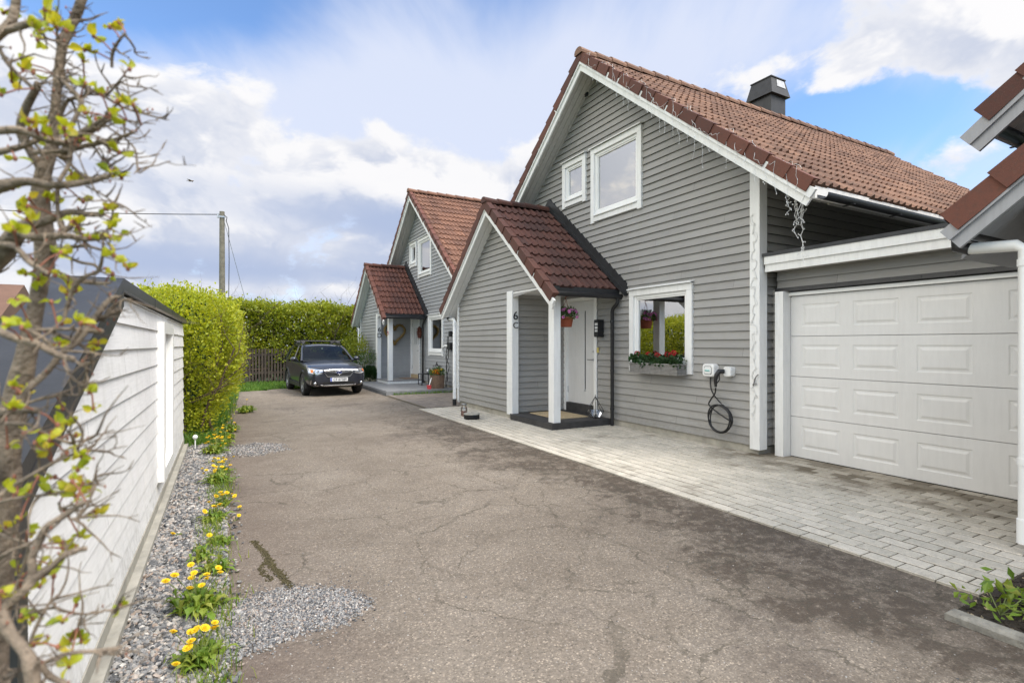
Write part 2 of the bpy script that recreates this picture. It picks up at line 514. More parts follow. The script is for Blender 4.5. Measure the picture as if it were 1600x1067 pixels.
class MB:
    def __init__(s):
        s.v, s.f, s.uv, s.sm = [], [], [], []

    def face(s, pts, uv=None, smooth=False):
        i = len(s.v)
        s.v += [tuple(p) for p in pts]
        s.f.append(tuple(range(i, i + len(pts))))
        s.uv.append(uv)
        s.sm.append(smooth)

    def mesh(s, vs, fs, uv=None, smooth=False, mat=None):
        i = len(s.v)
        if mat is not None:
            vs = [mat @ Vector(p) for p in vs]
        s.v += [tuple(p) for p in vs]
        for k, f in enumerate(fs):
            s.f.append(tuple(i + q for q in f))
            s.uv.append(uv[k] if uv else None)
            s.sm.append(smooth)

    def hexa(s, p, uv=None):
        fs = [(0, 3, 2, 1), (4, 5, 6, 7), (0, 1, 5, 4), (1, 2, 6, 5), (2, 3, 7, 6), (3, 0, 4, 7)]
        s.mesh(p, fs, [uv] * 6 if uv else None)

    def box(s, x0, x1, y0, y1, z0, z1, uv=None):
        s.hexa([(x0, y0, z0), (x1, y0, z0), (x1, y1, z0), (x0, y1, z0),
                (x0, y0, z1), (x1, y0, z1), (x1, y1, z1), (x0, y1, z1)], uv)

    def cbox(s, x0, x1, y0, y1, z0, z1, b, uv=None):
        """box with chamfered top edges"""
        q = [(x0, y0, z0), (x1, y0, z0), (x1, y1, z0), (x0, y1, z0),
             (x0, y0, z1 - b), (x1, y0, z1 - b), (x1, y1, z1 - b), (x0, y1, z1 - b),
             (x0 + b, y0 + b, z1), (x1 - b, y0 + b, z1), (x1 - b, y1 - b, z1), (x0 + b, y1 - b, z1)]
        fs = [(0, 1, 5, 4), (1, 2, 6, 5), (2, 3, 7, 6), (3, 0, 4, 7), (4, 5, 9, 8), (5, 6, 10, 9), (6, 7, 11, 10), (7, 4, 8, 11), (8, 9, 10, 11)]
        s.mesh(q, fs, [uv] * 9 if uv else None)

    def prism(s, poly, ext):
        """closed polygon (3-D points) swept along a vector"""
        ext = Vector(ext)
        n = len(poly)
        a = [Vector(p) for p in poly]
        b = [p + ext for p in a]
        fs = [tuple(range(n))[::-1], tuple(range(n, 2 * n))]
        fs += [(i, (i + 1) % n, n + (i + 1) % n, n + i) for i in range(n)]
        s.mesh(a + b, fs)

    def bar(s, p, q, w, h, up=(0, 0, 1)):
        """rectangular bar from p to q: w across, h along up"""
        p, q, up = Vector(p), Vector(q), Vector(up)
        d = (q - p).normalized()
        sx = d.cross(up).normalized()
        uz = sx.cross(d).normalized()
        c = [sx * (-w / 2) + uz * (-h / 2), sx * (w / 2) + uz * (-h / 2), sx * (w / 2) + uz * (h / 2), sx * (-w / 2) + uz * (h / 2)]
        s.hexa([p + k for k in c] + [q + k for k in c])

    def tube(s, pts, r, n=8, cap=True, smooth=True):
        pts = [Vector(p) for p in pts]
        rs = r if isinstance(r, (list, tuple)) else [r] * len(pts)
        vs, fs = [], []
        prev = None
        for i, p in enumerate(pts):
            t = (pts[min(i + 1, len(pts) - 1)] - pts[max(i - 1, 0)])
            if t.length < 1e-9:
                t = Vector((0, 0, 1))
            t.normalize()
            if prev is None:
                a = Vector((0, 0, 1)) if abs(t.z) < .9 else Vector((1, 0, 0))
                u = t.cross(a).normalized()
            else:
                u = prev - t * prev.dot(t)
                if u.length < 1e-6:
                    u = t.cross(Vector((0, 0, 1)))
                u.normalize()
            prev = u
            w = t.cross(u)
            for k in range(n):
                a = 2 * math.pi * k / n
                vs.append(p + (u * math.cos(a) + w * math.sin(a)) * rs[i])
        for i in range(len(pts) - 1):
            for k in range(n):
                fs.append((i * n + k, i * n + (k + 1) % n, (i + 1) * n + (k + 1) % n, (i + 1) * n + k))
        s.mesh(vs, fs, None, smooth)
        if cap:
            s.mesh(vs[:n], [tuple(range(n))[::-1]])
            s.mesh(vs[-n:], [tuple(range(n))])

    def lathe(s, prof, c=(0, 0, 0), n=20, smooth=True, mat=None):
        vs, fs = [], []
        for r, z in prof:
            for k in range(n):
                a = 2 * math.pi * k / n
                p = Vector((r * math.cos(a), r * math.sin(a), z))
                vs.append(mat @ p if mat is not None else p + Vector(c))
        for i in range(len(prof) - 1):
            for k in range(n):
                fs.append((i * n + k, i * n + (k + 1) % n, (i + 1) * n + (k + 1) % n, (i + 1) * n + k))
        s.mesh(vs, fs, None, smooth)

    def ball(s, c, r, nu=10, nv=7, smooth=True):
        r = (r, r, r) if isinstance(r, (int, float)) else r
        prof = [(math.sin(math.pi * i / nv), -math.cos(math.pi * i / nv)) for i in range(nv + 1)]
        mt = Matrix.Translation(c) @ Matrix.Diagonal((*r, 1))
        s.lathe(prof, n=nu, smooth=smooth, mat=mt)

    def build(s, name, mat, parent=None, origin=None, smooth=None, local=False, bevel=0):
        me = bpy.data.meshes.new(name)
        off = Vector((0, 0, 0))
        if not local:
            off = root_loc(parent) if parent is not None else Vector(origin or (0, 0, 0))
        me.from_pydata([tuple(Vector(p) - off) for p in s.v], [], s.f)
        if any(u is not None for u in s.uv):
            lay = me.uv_layers.new(name='UVMap')
            flat = []
            for f, u in zip(s.f, s.uv):
                if u is None:
                    flat += [0, 0] * len(f)
                elif isinstance(u[0], (int, float)):
                    flat += list(u) * len(f)
                else:
                    for q in u:
                        flat += list(q)
            lay.data.foreach_set('uv', flat)
        me.polygons.foreach_set('use_smooth', [bool(x) if smooth is None else smooth for x in s.sm])
        me.materials.append(M[mat])
        me.update()
        o = bpy.data.objects.new(name, me)
        COL.objects.link(o)
        if parent is not None:
            o.parent = parent
        else:
            o.location = off
        if bevel:
            bv = o.modifiers.new('bevel', 'BEVEL')
            bv.width = bevel
            bv.segments = 2
            bv.limit_method = 'ANGLE'
        return o

def np_obj(name, verts, faces_n, mat, uv=None, parent=None, smooth=False, origin=(0, 0, 0)):
    """mesh from numpy arrays; faces_n is (F,k)"""
    me = bpy.data.meshes.new(name)
    off = root_loc(parent) if parent is not None else Vector(origin)
    verts = np.asarray(verts, dtype=np.float32) - np.array(off, dtype=np.float32)
    F, k = faces_n.shape
    me.vertices.add(len(verts))
    me.vertices.foreach_set('co', verts.ravel())
    me.loops.add(F * k)
    me.loops.foreach_set('vertex_index', faces_n.astype(np.int32).ravel())
    me.polygons.add(F)
    me.polygons.foreach_set('loop_start', np.arange(0, F * k, k, dtype=np.int32))
    me.polygons.foreach_set('loop_total', np.full(F, k, dtype=np.int32))
    me.polygons.foreach_set('use_smooth', np.full(F, smooth))
    if uv is not None:
        lay = me.uv_layers.new(name='UVMap')
        lay.data.foreach_set('uv', np.asarray(uv, dtype=np.float32).ravel())
    me.materials.append(M[mat])
    me.update(calc_edges=True)
    me.validate()
    o = bpy.data.objects.new(name, me)
    COL.objects.link(o)
    if parent is not None:
        o.parent = parent
    else:
        o.location = off
    return o

def tag(o, label, cat, group=None):
    o['label'] = label
    o['category'] = cat
    if group:
        o['group'] = group
    return o

def thing(name, label, cat, loc, rotz=0, group=None):
    o = bpy.data.objects.new(name, None)
    o.empty_display_size = .2
    COL.objects.link(o)
    o.location = loc
    o.rotation_euler = (0, 0, rotz)
    return tag(o, label, cat, group)

def struct(o):
    o['kind'] = 'structure'
    return o

def stuff(o, label, cat):
    o['kind'] = 'stuff'
    return tag(o, label, cat)

def copy_tree(o, parent=None):
    c = o.copy()
    COL.objects.link(c)
    if parent is not None:
        c.parent = parent
    for ch in list(o.children):
        copy_tree(ch, c)
    return c

def text_mesh(txt, size, ext, align='CENTER'):
    cu = bpy.data.curves.new('lettering', 'FONT')
    cu.body = txt
    cu.size = size
    cu.extrude = ext
    cu.align_x = align
    o = bpy.data.objects.new('lettering', cu)
    COL.objects.link(o)
    dg = bpy.context.evaluated_depsgraph_get()
    me = bpy.data.meshes.new_from_object(o.evaluated_get(dg))
    vs = [v.co.copy() for v in me.vertices]
    fs = [tuple(p.vertices) for p in me.polygons]
    bpy.data.objects.remove(o)
    bpy.data.meshes.remove(me)
    bpy.data.curves.remove(cu)
    return vs, fs

# ------------------------------------------------------------------ ground
def sheet(name, mat, poly, z):
    b = MB()
    b.face([(x, y, z) for x, y in poly])
    return struct(b.build(name, mat))

sheet('ground', 'grass_ground', [(-300, -300), (300, -300), (300, 500), (-300, 500)], -.03)
sheet('driveway', 'asphalt', [(-.05, 18.6), (-.02, 10), (-.02, -12), (3.66, -12), (3.66, 1.36), (3.94, 1.40), (3.94, 11.6), (4.3, 11.75), (4.3, 18.9), (1.6, 19.3), (1.0, 18.8)], 0)
sheet('gravel_bed', 'gravel_bed', [(-.6, -3), (-.02, -3), (-.02, 9.2), (-.55, 9.2)], -.006)

def paving(name, mat, x0, x1, y0, y1, lw, lh, gap, ztop, mask=None):
    b = MB()
    ny = int((x1 - x0) / lh)
    for r in range(ny):
        xa = x0 + r * lh
        y = y0 - (lw / 2 if r % 2 else 0)
        while y < y1:
            ya, yb = max(y, y0), min(y + lw, y1)
            if yb - ya > .03 and (mask is None or mask(xa, (ya + yb) / 2)):
                dz = random.uniform(-.002, .0015)
                b.cbox(xa + gap * .9, xa + lh - gap * .9, ya + gap * .35, yb - gap * .35, -.02, ztop + dz, .005, (random.random(), random.random()))
            y += lw
    return struct(b.build(name, mat))

sheet('joint_sand', 'joint_sand', [(3.93, 1.38), (6.62, 1.38), (6.62, 11.7), (4.3, 11.72), (3.93, 11.55)], .0125)
paving('paving', 'paver_light', 3.925, 6.62, 1.39, 11.62, .222, .1415, .010, .018)
sheet('joint_sand', 'joint_sand', [(4.1, 11.74), (6.62, 11.74), (6.62, 15.4), (4.1, 15.4)], .003)
paving('paving', 'paver_brown', 4.2, 6.62, 11.76, 15.35, .222, .1415, .008, .014)

# ------------------------------------------------------------------ clapboard wall
def clap(b, P, U, N, zlo, zhi, left, right, holes=(), exp=.12, out=.027, gap=.0):
    P, U, N = Vector(P), Vector(U), Vector(N)
    nb = int(math.ceil((zhi - zlo) / exp - 1e-6))
    for k in range(nb):
        z0, z1 = zlo + k * exp, min(zlo + (k + 1) * exp, zhi)
        cuts = {z0, z1}
        for (u0, u1, h0, h1) in holes:
            for h in (h0, h1):
                if z0 + 1e-4 < h < z1 - 1e-4:
                    cuts.add(h)
        cuts = sorted(cuts)
        sh = random.uniform(-.0015, .0015)
        for a, c in zip(cuts[:-1], cuts[1:]):
            mid = (a + c) / 2
            spans = [(None, None)]
            cur = [(-1e9, 1e9)]
            for (u0, u1, h0, h1) in holes:
                if h0 < mid < h1:
                    nx = []
                    for (p, q) in cur:
                        if u1 <= p or u0 >= q:
                            nx.append((p, q))
                        else:
                            if u0 > p: nx.append((p, u0))
                            if u1 < q: nx.append((u1, q))
                    cur = nx
            oa = out + sh - (out - .001) * (a - z0) / exp
            oc = out + sh - (out - .001) * (c - z0) / exp
            for (p, q) in cur:
                la, ra = max(left(a), p), min(right(a), q)
                lc, rc = max(left(c), p), min(right(c), q)
                if ra - la < 1e-3 and rc - lc < 1e-3:
                    continue
                if rc < lc: lc = rc = (lc + rc) / 2
                if ra < la: la = ra = (la + ra) / 2
                def pt(u, z, o): return P + U * u + N * o + Vector((0, 0, z))
                va, vc = k + (a - z0) / exp * .98, k + (c - z0) / exp * .98
                b.face([pt(la, a, oa), pt(ra, a, oa), pt(rc, c, oc), pt(lc, c, oc)], [(la, va), (ra, va), (rc, vc), (lc, vc)])
                if abs(a - z0) < 1e-6:
                    t_ = min(.013, oa * .45)
                    dz_ = .013
                    uq = [(la, va), (ra, va), (ra, va), (la, va)]
                    b.face([pt(la, a, oa - t_), pt(ra, a, oa - t_), pt(ra, a, oa), pt(la, a, oa)], uq)
                    b.face([pt(la, a + dz_, oa - t_), pt(ra, a + dz_, oa - t_), pt(ra, a, oa - t_), pt(la, a, oa - t_)], uq)
                    b.face([pt(la, a + dz_, -.004), pt(ra, a + dz_, -.004), pt(ra, a + dz_, oa - t_), pt(la, a + dz_, oa - t_)], uq)
                    if abs(z0 - zlo) < 1e-6:
                        b.face([pt(la, a, -.004), pt(ra, a, -.004), pt(ra, a, oa - t_), pt(la, a, oa - t_)], uq)
    return b

# ------------------------------------------------------------------ tiled roof slope
def tile_slope(o, u, v, Lu, Lv, row, roll=.15, lift=.034, hump=.034, jitter=.004):
    """verts/faces/uv of interlocking clay tiles: o = eave corner, u along the eave, v up the slope"""
    o, u, v = np.array(o, float), np.array(u, float), np.array(v, float)
    n = np.cross(u, v)
    if n[2] < 0: n = -n
    n /= np.linalg.norm(n)
    nr = max(1, round(Lv / row)); rl = Lv / nr
    nc = max(1, round(Lu / roll)); rw = Lu / nc
    t = np.array([0, .12, .25, .38, .5, .56, .94])
    hp = np.array([0, .62, 1, .62, 0, -.12, -.12]) * hump
    us = np.concatenate([(k + t) * rw for k in range(nc)] + [[Lu]])
    hs = np.concatenate([np.tile(hp, nc), [0]])
    V, F, UV = [], [], []
    base = 0
    m = len(us)
    ucell = np.minimum(np.floor(us / (rw * 2)), nc // 2)
    for r in range(nr):
        jit = np.repeat(rng.normal(0, jitter, nc // 2 + 2), 1)
        ju = jit[ucell.astype(int)]
        jv = np.repeat(rng.normal(0, jitter * 1.5, nc // 2 + 2), 1)[ucell.astype(int)]
        a = r * rl - .02
        rows = [(a, -.02, 1.0), (a, lift, 1.0), (a + .5 * rl, lift * .62, 1.0), (a + rl + .01, lift * .06, 1.0)]
        for q, (dv, dh, hk) in enumerate(rows):
            hh = dh + hs * hk + ju * (q < 3)
            if q == 0: hh = hs * .0 + dh
            V.append(o + us[:, None] * u + (dv + jv * (q < 2))[:, None] * v + hh[:, None] * n)
        for q in range(3):
            i = base + q * m + np.arange(m - 1)
            F.append(np.stack([i, i + 1, i + m + 1, i + m], 1))
            cu = np.floor(us[:-1] / (rw * 2) + 1e-6) + .5
            uvq = np.stack([cu, np.full(m - 1, r + .5)], 1)
            UV.append(np.repeat(uvq[:, None, :], 4, 1))
        base += 4 * m
    return np.concatenate(V), np.concatenate(F), np.concatenate(UV)

def roof_obj(name, slopes, mat, parent):
    V, F, U = [], [], []
    k = 0
    for a in slopes:
        v, f, u = tile_slope(**a)
        V.append(v); F.append(f + k); U.append(u)
        k += len(v)
    return np_obj(name, np.concatenate(V), np.concatenate(F), mat, np.concatenate(U), parent)

def capping(b, p, q, n, r, w, drop, up=(0, 0, 1), kind='ridge', side=None):
    """row of n overlapping half-round caps (ridge) or angle tiles (verge) from p to q"""
    p, q = Vector(p), Vector(q)
    d = (q - p) / n
    dn = d.normalized()
    up = Vector(up)
    sx = dn.cross(up).normalized()
    uz = sx.cross(dn).normalized()
    for i in range(n):
        jx = random.uniform(-.006, .006)
        a = p + d * i - dn * .02 + sx * jx
        c = p + d * (i + 1) + dn * .02 + sx * jx
        uv = (i + .5, random.randint(0, 40) + .5)
        if kind == 'ridge':
            k = 8
            ring = []
            for e, (P, rr, lf) in enumerate(((a, r * 1.05, .012), (c, r * .95, -.006))):
                for j in range(k + 1):
                    an = math.pi * (-.12 + 1.24 * j / k)
                    ring.append(P + sx * (math.cos(an) * rr) + uz * (math.sin(an) * rr * .8 + lf))
            fs = [(j, j + 1, k + 2 + j, k + 1 + j) for j in range(k)]
            fs += [tuple(range(k + 1))]
            fs += [tuple(range(k + 1, 2 * k + 2))]
            b.mesh(ring, fs, [uv] * len(fs))
        else:
            s = side
            for P0, P1, l0, l1 in ((a, c, .016, -.002),):
                o1 = sx * s
                pts = []
                for P, l in ((P0, l0), (P1, l1)):
                    top_in = P - o1 * w + uz * (.052 + l)
                    top_out = P + o1 * (.012 + l) + uz * (.052 + l)
                    bot_out = P + o1 * (.012 + l) + uz * (-drop)
                    bot_in = P - o1 * .012 + uz * (-drop)
                    pts += [top_in, top_out, bot_out, bot_in]
                fs = [(0, 1, 5, 4), (1, 2, 6, 5), (2, 3, 7, 6), (0, 3, 2, 1), (4, 5, 6, 7), (3, 0, 4, 7)]
                b.mesh(pts, fs, [uv] * 6)

# ------------------------------------------------------------------ the row houses (built once at Y centre 8.02, then copied)
XW, YR, YC0, YC1 = 6.31, 8.02, 4.58, 11.46       # facade plane, ridge, side walls
ZR, SL = 6.93, .815                               # ridge height of the tile bed, slope
XV, XB = 5.86, 16.9                               # verge, far end
YE0, YE1 = YR - 4.42, YR + 4.42                   # eaves
ZE = ZR - SL * 4.42

WINS = [(5.80, 7.00, 1.20, 2.34), (6.91, 8.11, 4.00, 5.17), (8.49, 9.09, 4.50, 5.18)]   # openings y0,y1,z0,z1
DOOR_HOLE = (8.06, 9.2, .13, 2.44)

def window(house, y0, y1, z0, z1, cased, inside, x=XW):
    """casing with cap and sill; sash and pane beneath it"""
    b = MB()
    w = .105
    f = x - .052
    b.box(f, x + .02, y0 - w, y0, z0 - .02, z1)
    b.box(f, x + .02, y1, y1 + w, z0 - .02, z1)
    b.box(f - .002, x + .02, y0 - w, y1 + w, z1 + .002, z1 + w)
    b.prism([(f - .045, y0 - w - .02, z1 + w + .002), (x, y0 - w - .02, z1 + w + .03), (x, y0 - w - .02, z1 + w + .045), (f - .045, y0 - w - .02, z1 + w + .018)], (0, y1 - y0 + 2 * w + .04, 0))
    b.prism([(f - .03, y0, z0 - .035), (x + .02, y0, z0 - .03), (x + .02, y0, z0 + .005), (f - .03, y0, z0 - .016)], (0, y1 - y0, 0))
    b.box(f, x + .02, y0 - w * .0, y1, z0 - w - .03, z0 - .036)
    if cased:
        b.box(f + .001, x + .02, y0 - w, y0 - .002, z0 - w - .055, z0 - .022)
        b.box(f + .001, x + .02, y1 + .002, y1 + w, z0 - w - .055, z0 - .022)
    root = b.build('window', 'white_paint', house)
    b = MB()
    s = .05
    for (ya, yb, za, zb) in ((y0, y0 + s, z0, z1), (y1 - s, y1, z0, z1), (y0 + s, y1 - s, z1 - s, z1), (y0 + s, y1 - s, z0, z0 + s * 1.3)):
        b.box(x - .018, x + .06, ya + .001, yb - .001, za + .001, zb - .001)
    s2 = .075
    for (ya, yb, za, zb) in ((y0 + s, y0 + s2, z0 + s, z1 - s), (y1 - s2, y1 - s, z0 + s, z1 - s), (y0 + s2, y1 - s2, z1 - s2, z1 - s), (y0 + s2, y1 - s2, z0 + s * 1.3, z0 + s2 * 1.2)):
        b.box(x - .004, x + .05, ya, yb, za, zb)
    b.build('frame', 'white_clean', root)
    b = MB()
    b.box(x + .020, x + .026, y0 + s2, y1 - s2, z0 + s2, z1 - s2)
    b.build('pane', 'window_glass', root)
    if inside == 'curtain':
        b = MB()
        n = 60
        vs, fs = [], []
        for i in range(n + 1):
            y = y0 + (y1 - y0) * i / n
            for z in (z0 + .02, z1):
                vs.append((x + .085 + .014 * math.sin(i * .95) + .01 * math.sin(i * 2.3), y, z))
        for i in range(n):
            fs.append((2 * i, 2 * i + 2, 2 * i + 3, 2 * i + 1))
        b.mesh(vs, fs, None, True)
        b.build('curtain', 'curtain', root)
    else:
        b = MB()
        b.box(x + .30, x + .34, y0 - .3, y0 + .12, z0 - .1, z1 + .2)
        b.box(x + .03, x + .22, y0, y1, z0 + .0, z0 + .03)
        b.build('window_board', 'white_clean', root)
    return root

def make_house(loc, label):
    h = thing('house', label, 'house', loc)
    holes = [(YR - 0 - 0 + 0, 0, 0, 0)][:0]
    holes = [(y0, y1, z0, z1) for (y0, y1, z0, z1) in WINS] + [DOOR_HOLE]
    apex = ZR - .16
    lf = lambda z: max(YC0, YR - (apex - z) / SL) if z > 3 else YC0
    rt = lambda z: min(YC1, YR + (apex - z) / SL) if z > 3 else YC1
    b = MB()
    clap(b, (XW, 0, 0), (0, 1, 0), (-1, 0, 0), .13, apex, lf, rt, holes)
    b.build('gable_wall', 'siding_gray', h)
    # back wall and the two side walls
    b = MB()
    zt = ZR - .16 - SL * (YR - YC0)
    clap(b, (0, YC0, 0), (1, 0, 0), (0, -1, 0), .13, zt, lambda z: XW, lambda z: XB - .4)
    b.build('side_wall', 'siding_gray', h)
    b = MB()
    clap(b, (0, YC1, 0), (1, 0, 0), (0, 1, 0), .13, zt, lambda z: XW, lambda z: XB - .4)
    b.build('side_wall', 'siding_gray', h)
    b = MB()
    clap(b, (XB - .4, 0, 0), (0, 1, 0), (1, 0, 0), .13, apex, lf, rt)
    b.build('gable_wall', 'siding_gray', h)
    b = MB()                                        # floors and the rooms' back, so the inside is dark
    b.box(XW + .05, XB - .5, YC0 + .02, YC1 - .02, .10, .13)
    b.box(XW + .05, XB - .5, YC0 + .02, YC1 - .02, 2.62, 2.85)
    b.box(XW + 3.5, XW + 3.6, YC0 + .02, YC1 - .02, .13, 2.6)
    b.box(XW + 3.5, XW + 3.6, YC0 + 1, YC1 - 1, 2.86, 4.3)
    b.build('interior', 'room_dark', h)
    b = MB()
    b.box(XW + .012, XB - .42, YC0 + .02, YC1 - .02, -.3, .125)
    b.build('foundation', 'concrete', h)
    # corner boards
    for y0, y1 in ((YC0 - .05, YC0 + .10), (YC1 - .10, YC1 + .05)):
        b = MB()
        b.box(XW - .06, XW + .10, y0, y1, .085, zt + .12)
        b.build('corner_board', 'white_paint', h, bevel=.004)
    # roof
    ca, sa = 1 / math.hypot(1, SL), SL / math.hypot(1, SL)
    Ls = 4.42 / ca
    roof = roof_obj('roof', [
        dict(o=(XV, YE0, ZE), u=(1, 0, 0), v=(0, ca, sa), Lu=XB - XV, Lv=Ls, row=.335),
        dict(o=(XV, YE1, ZE), u=(1, 0, 0), v=(0, -ca, sa), Lu=XB - XV, Lv=Ls, row=.335)], 'roof_tile_tan', h)
    b = MB()
    capping(b, (XV - .02, YR, ZR + .035), (XB, YR, ZR + .035), 30, .115, 0, 0)
    b.build('ridge_cap', 'roof_tile_tan', roof)
    for s, ye in ((1, YE0), (-1, YE1)):
        b = MB()
        capping(b, (XV, ye, ZE + .012), (XV, YR, ZR + .012), 16, 0, .10, .10, kind='verge', side=-s, up=(0, -s * sa, ca))
        b.build('verge_tile', 'roof_tile_dark' if False else 'roof_tile_red', roof)
    # chimney, just behind the ridge
    b = MB()
    b.box(11.55, 12.10, 8.06, 8.62, 6.4, 7.62)
    b.prism([(11.52, 8.0, 6.74), (12.13, 8.0, 6.74), (12.13, 8.0, 6.98), (11.52, 8.0, 6.98)], (0, .05, 0))
    b.hexa([(11.47, 7.98, 7.54), (12.18, 7.98, 7.54), (12.18, 8.70, 7.54), (11.47, 8.70, 7.54),
            (11.56, 8.07, 7.96), (12.09, 8.07, 7.96), (12.09, 8.61, 7.96), (11.56, 8.61, 7.96)])
    b.box(11.54, 12.11, 8.05, 8.63, 7.962, 7.985)
    ch = b.build('chimney', 'dark_metal', roof)
    b = MB()
    b.hexa([(11.72, 8.012, 7.74), (12.04, 8.012, 7.74), (12.04, 8.04, 7.74), (11.72, 8.04, 7.74),
            (11.74, 8.046, 7.92), (12.02, 8.046, 7.92), (12.02, 8.08, 7.92), (11.74, 8.08, 7.92)])
    b.build('mesh_grille', 'galvanised', ch)
    # barge boards (two steps), soffits
    for s, ye in ((1, YE0), (-1, YE1)):
        yt = ye - s * .07
        def at(y, dz): return (0, y, ZE + SL * (4.42 - abs(y - YR)) + dz - .01)
        b = MB()
        for x0, x1, d0, d1 in ((XV - .008, XV + .03, -.155, -.010), (XV + .018, XV + .05, -.275, -.150)):
            p = [at(yt + s * -d0 * ca * sa, d0), at(YR, d0), at(YR, d1), at(yt + s * -d1 * ca * sa, d1)]
            b.prism([(x0, q[1], q[2]) for q in p], (x1 - x0, 0, 0))
        b.build('bargeboard', 'white_paint', h)
        b = MB()
        for i, (x0, x1) in enumerate(((XV + .055, XV + .16), (XV + .168, XV + .27), (XV + .278, XV + .38), (XV + .388, XW + .03))):
            ys_ = ye + s * .06
            p = [at(ys_, -.20 + i * .0004), at(YR, -.20), at(YR, -.17), at(ys_, -.17 + i * .0004)]
            b.prism([(x0, q[1], q[2]) for q in p], (x1 - x0, 0, 0))
        b.build('soffit', 'soffit_paint', h)
        b = MB()                                     # boarded underside of the side eaves
        for i in range(6):
            ya, yb = ye + s * (.04 + i * .165), ye + s * (.20 + i * .165)
            b.prism([(XW - .02, *at(ya, -.20)[1:]), (XW - .02, *at(yb, -.20)[1:]), (XW - .02, *at(yb, -.17)[1:]), (XW - .02, *at(ya, -.17)[1:])], (XB - .5 - XW, 0, 0))
        b.build('eaves_board', 'soffit_paint', h)
        b = MB()
        b.box(XV + .06, XB, min(ye - s * .02, ye + s * .02), max(ye - s * .02, ye + s * .02), ZE - .155, ZE - .005)
        b.build('fascia', 'white_paint', h)
        b = MB()
        gy, gz, gr = ye - s * .085, ZE - .115, .065
        vs, fs = [], []
        for x in (XV + .10, XB):
            for rr in (gr, gr - .006):
                for j in range(9):
                    an = math.pi + math.pi * j / 8
                    vs.append((x, gy + rr * math.cos(an), gz + rr * math.sin(an)))
        for j in range(8):
            fs += [(j, j + 1, 18 + j + 1, 18 + j), (9 + j, 9 + j + 1, 27 + j + 1, 27 + j), (j, j + 1, 9 + j + 1, 9 + j)]
        b.mesh(vs, fs, None, True)
        for k in range(10):
            b.box(XV + .6 + k * 1.05, XV + .63 + k * 1.05, gy - gr - .004, gy + gr + .004, gz - gr - .008, gz - gr + .002)
        b.build('gutter', 'dark_metal', h)
    # gable vent
    b = MB()
    b.box(XW - .05, XW, 8.33, 8.58, 6.40, 6.62)
    for k in range(4):
        b.hexa([(XW - .075, 8.34, 6.42 + k * .05), (XW - .05, 8.34, 6.42 + k * .05), (XW - .05, 8.57, 6.42 + k * .05), (XW - .075, 8.57, 6.42 + k * .05),
                (XW - .06, 8.34, 6.455 + k * .05), (XW - .05, 8.34, 6.455 + k * .05), (XW - .05, 8.57, 6.455 + k * .05), (XW - .06, 8.57, 6.455 + k * .05)])
    b.build('vent', 'dark_metal', h)
    window(h, *WINS[0], True, 'room')
    window(h, *WINS[1], True, 'curtain')
    window(h, *WINS[2], True, 'curtain')

    # ---------------- porch
    PX, PY0, PY1, PR = 5.03, 7.63, 11.85, 9.72
    PZ, PS, PV = 4.40, .835, 4.70
    ya, yb = 7.19, 12.22
    za, zb = PZ - PS * (PR - ya), PZ - PS * (yb - PR)
    pc, ps = 1 / math.hypot(1, PS), PS / math.hypot(1, PS)
    papex = PZ - .15
    YT = 7.43
    ZT = PZ - PS * (PR - YT)
    b = MB()
    lfp = lambda z: max(9.17 if z < 2.52 else PY0, PR - (papex - z) / PS)
    rtp = lambda z: min(PY1, PR + (papex - z) / PS)
    clap(b, (PX, 0, 0), (0, 1, 0), (-1, 0, 0), .14, papex, lfp, rtp)
    b.build('porch_wall', 'siding_gray', h)
    b = MB()
    clap(b, (0, 9.17, 0), (1, 0, 0), (0, -1, 0), .14, 2.5, lambda z: PX, lambda z: XW)
    b.build('porch_wall', 'siding_gray', h)
    b = MB()
    clap(b, (0, PY1, 0), (1, 0, 0), (0, 1, 0), .14, 2.55, lambda z: PX, lambda z: XW)
    b.build('porch_wall', 'siding_gray', h)
    b = MB()
    b.box(PX + .02, XW, 9.19, PY1 - .02, -.3, .138)
    b.build('foundation', 'concrete', h)
    b = MB()
    b.box(PX - .015, XW, PY0 + .0, 9.2, 2.50, 2.53)          # ceiling
    b.box(PX, XW, PY0 - .02, PY0 + .03, 2.37, 2.50)
    b.build('porch_ceiling', 'white_paint', h)
    for (x0, x1, y0, y1, z0, z1) in ((PX - .035, PX + .11, 9.085, 9.315, .10, 2.56), (PX - .01, PX + .135, 7.63, 7.80, .13, 2.515)):
        b = MB()
        b.box(x0, x1, y0, y1, z0, z1)
        b.build('porch_post', 'white_paint', h, bevel=.004)
    b = MB()
    b.box(PX - .035, PX + .05, PY1 - .05, PY1 + .035, .10, 2.52)
    b.build('corner_board', 'white_paint', h, bevel=.004)
    proof = roof_obj('porch_roof', [
        dict(o=(PV, YT, ZT), u=(1, 0, 0), v=(0, pc, ps), Lu=XW - PV, Lv=(PR - YT) / pc, row=.335),
        dict(o=(PV, yb, zb), u=(1, 0, 0), v=(0, -pc, ps), Lu=XW - PV, Lv=(yb - PR) / pc, row=.335)], 'roof_tile_dark', h)
    b = MB()
    capping(b, (PV - .02, PR, PZ + .03), (XW - .02, PR, PZ + .03), 5, .105, 0, 0)
    b.build('ridge_cap', 'roof_tile_dark', proof)
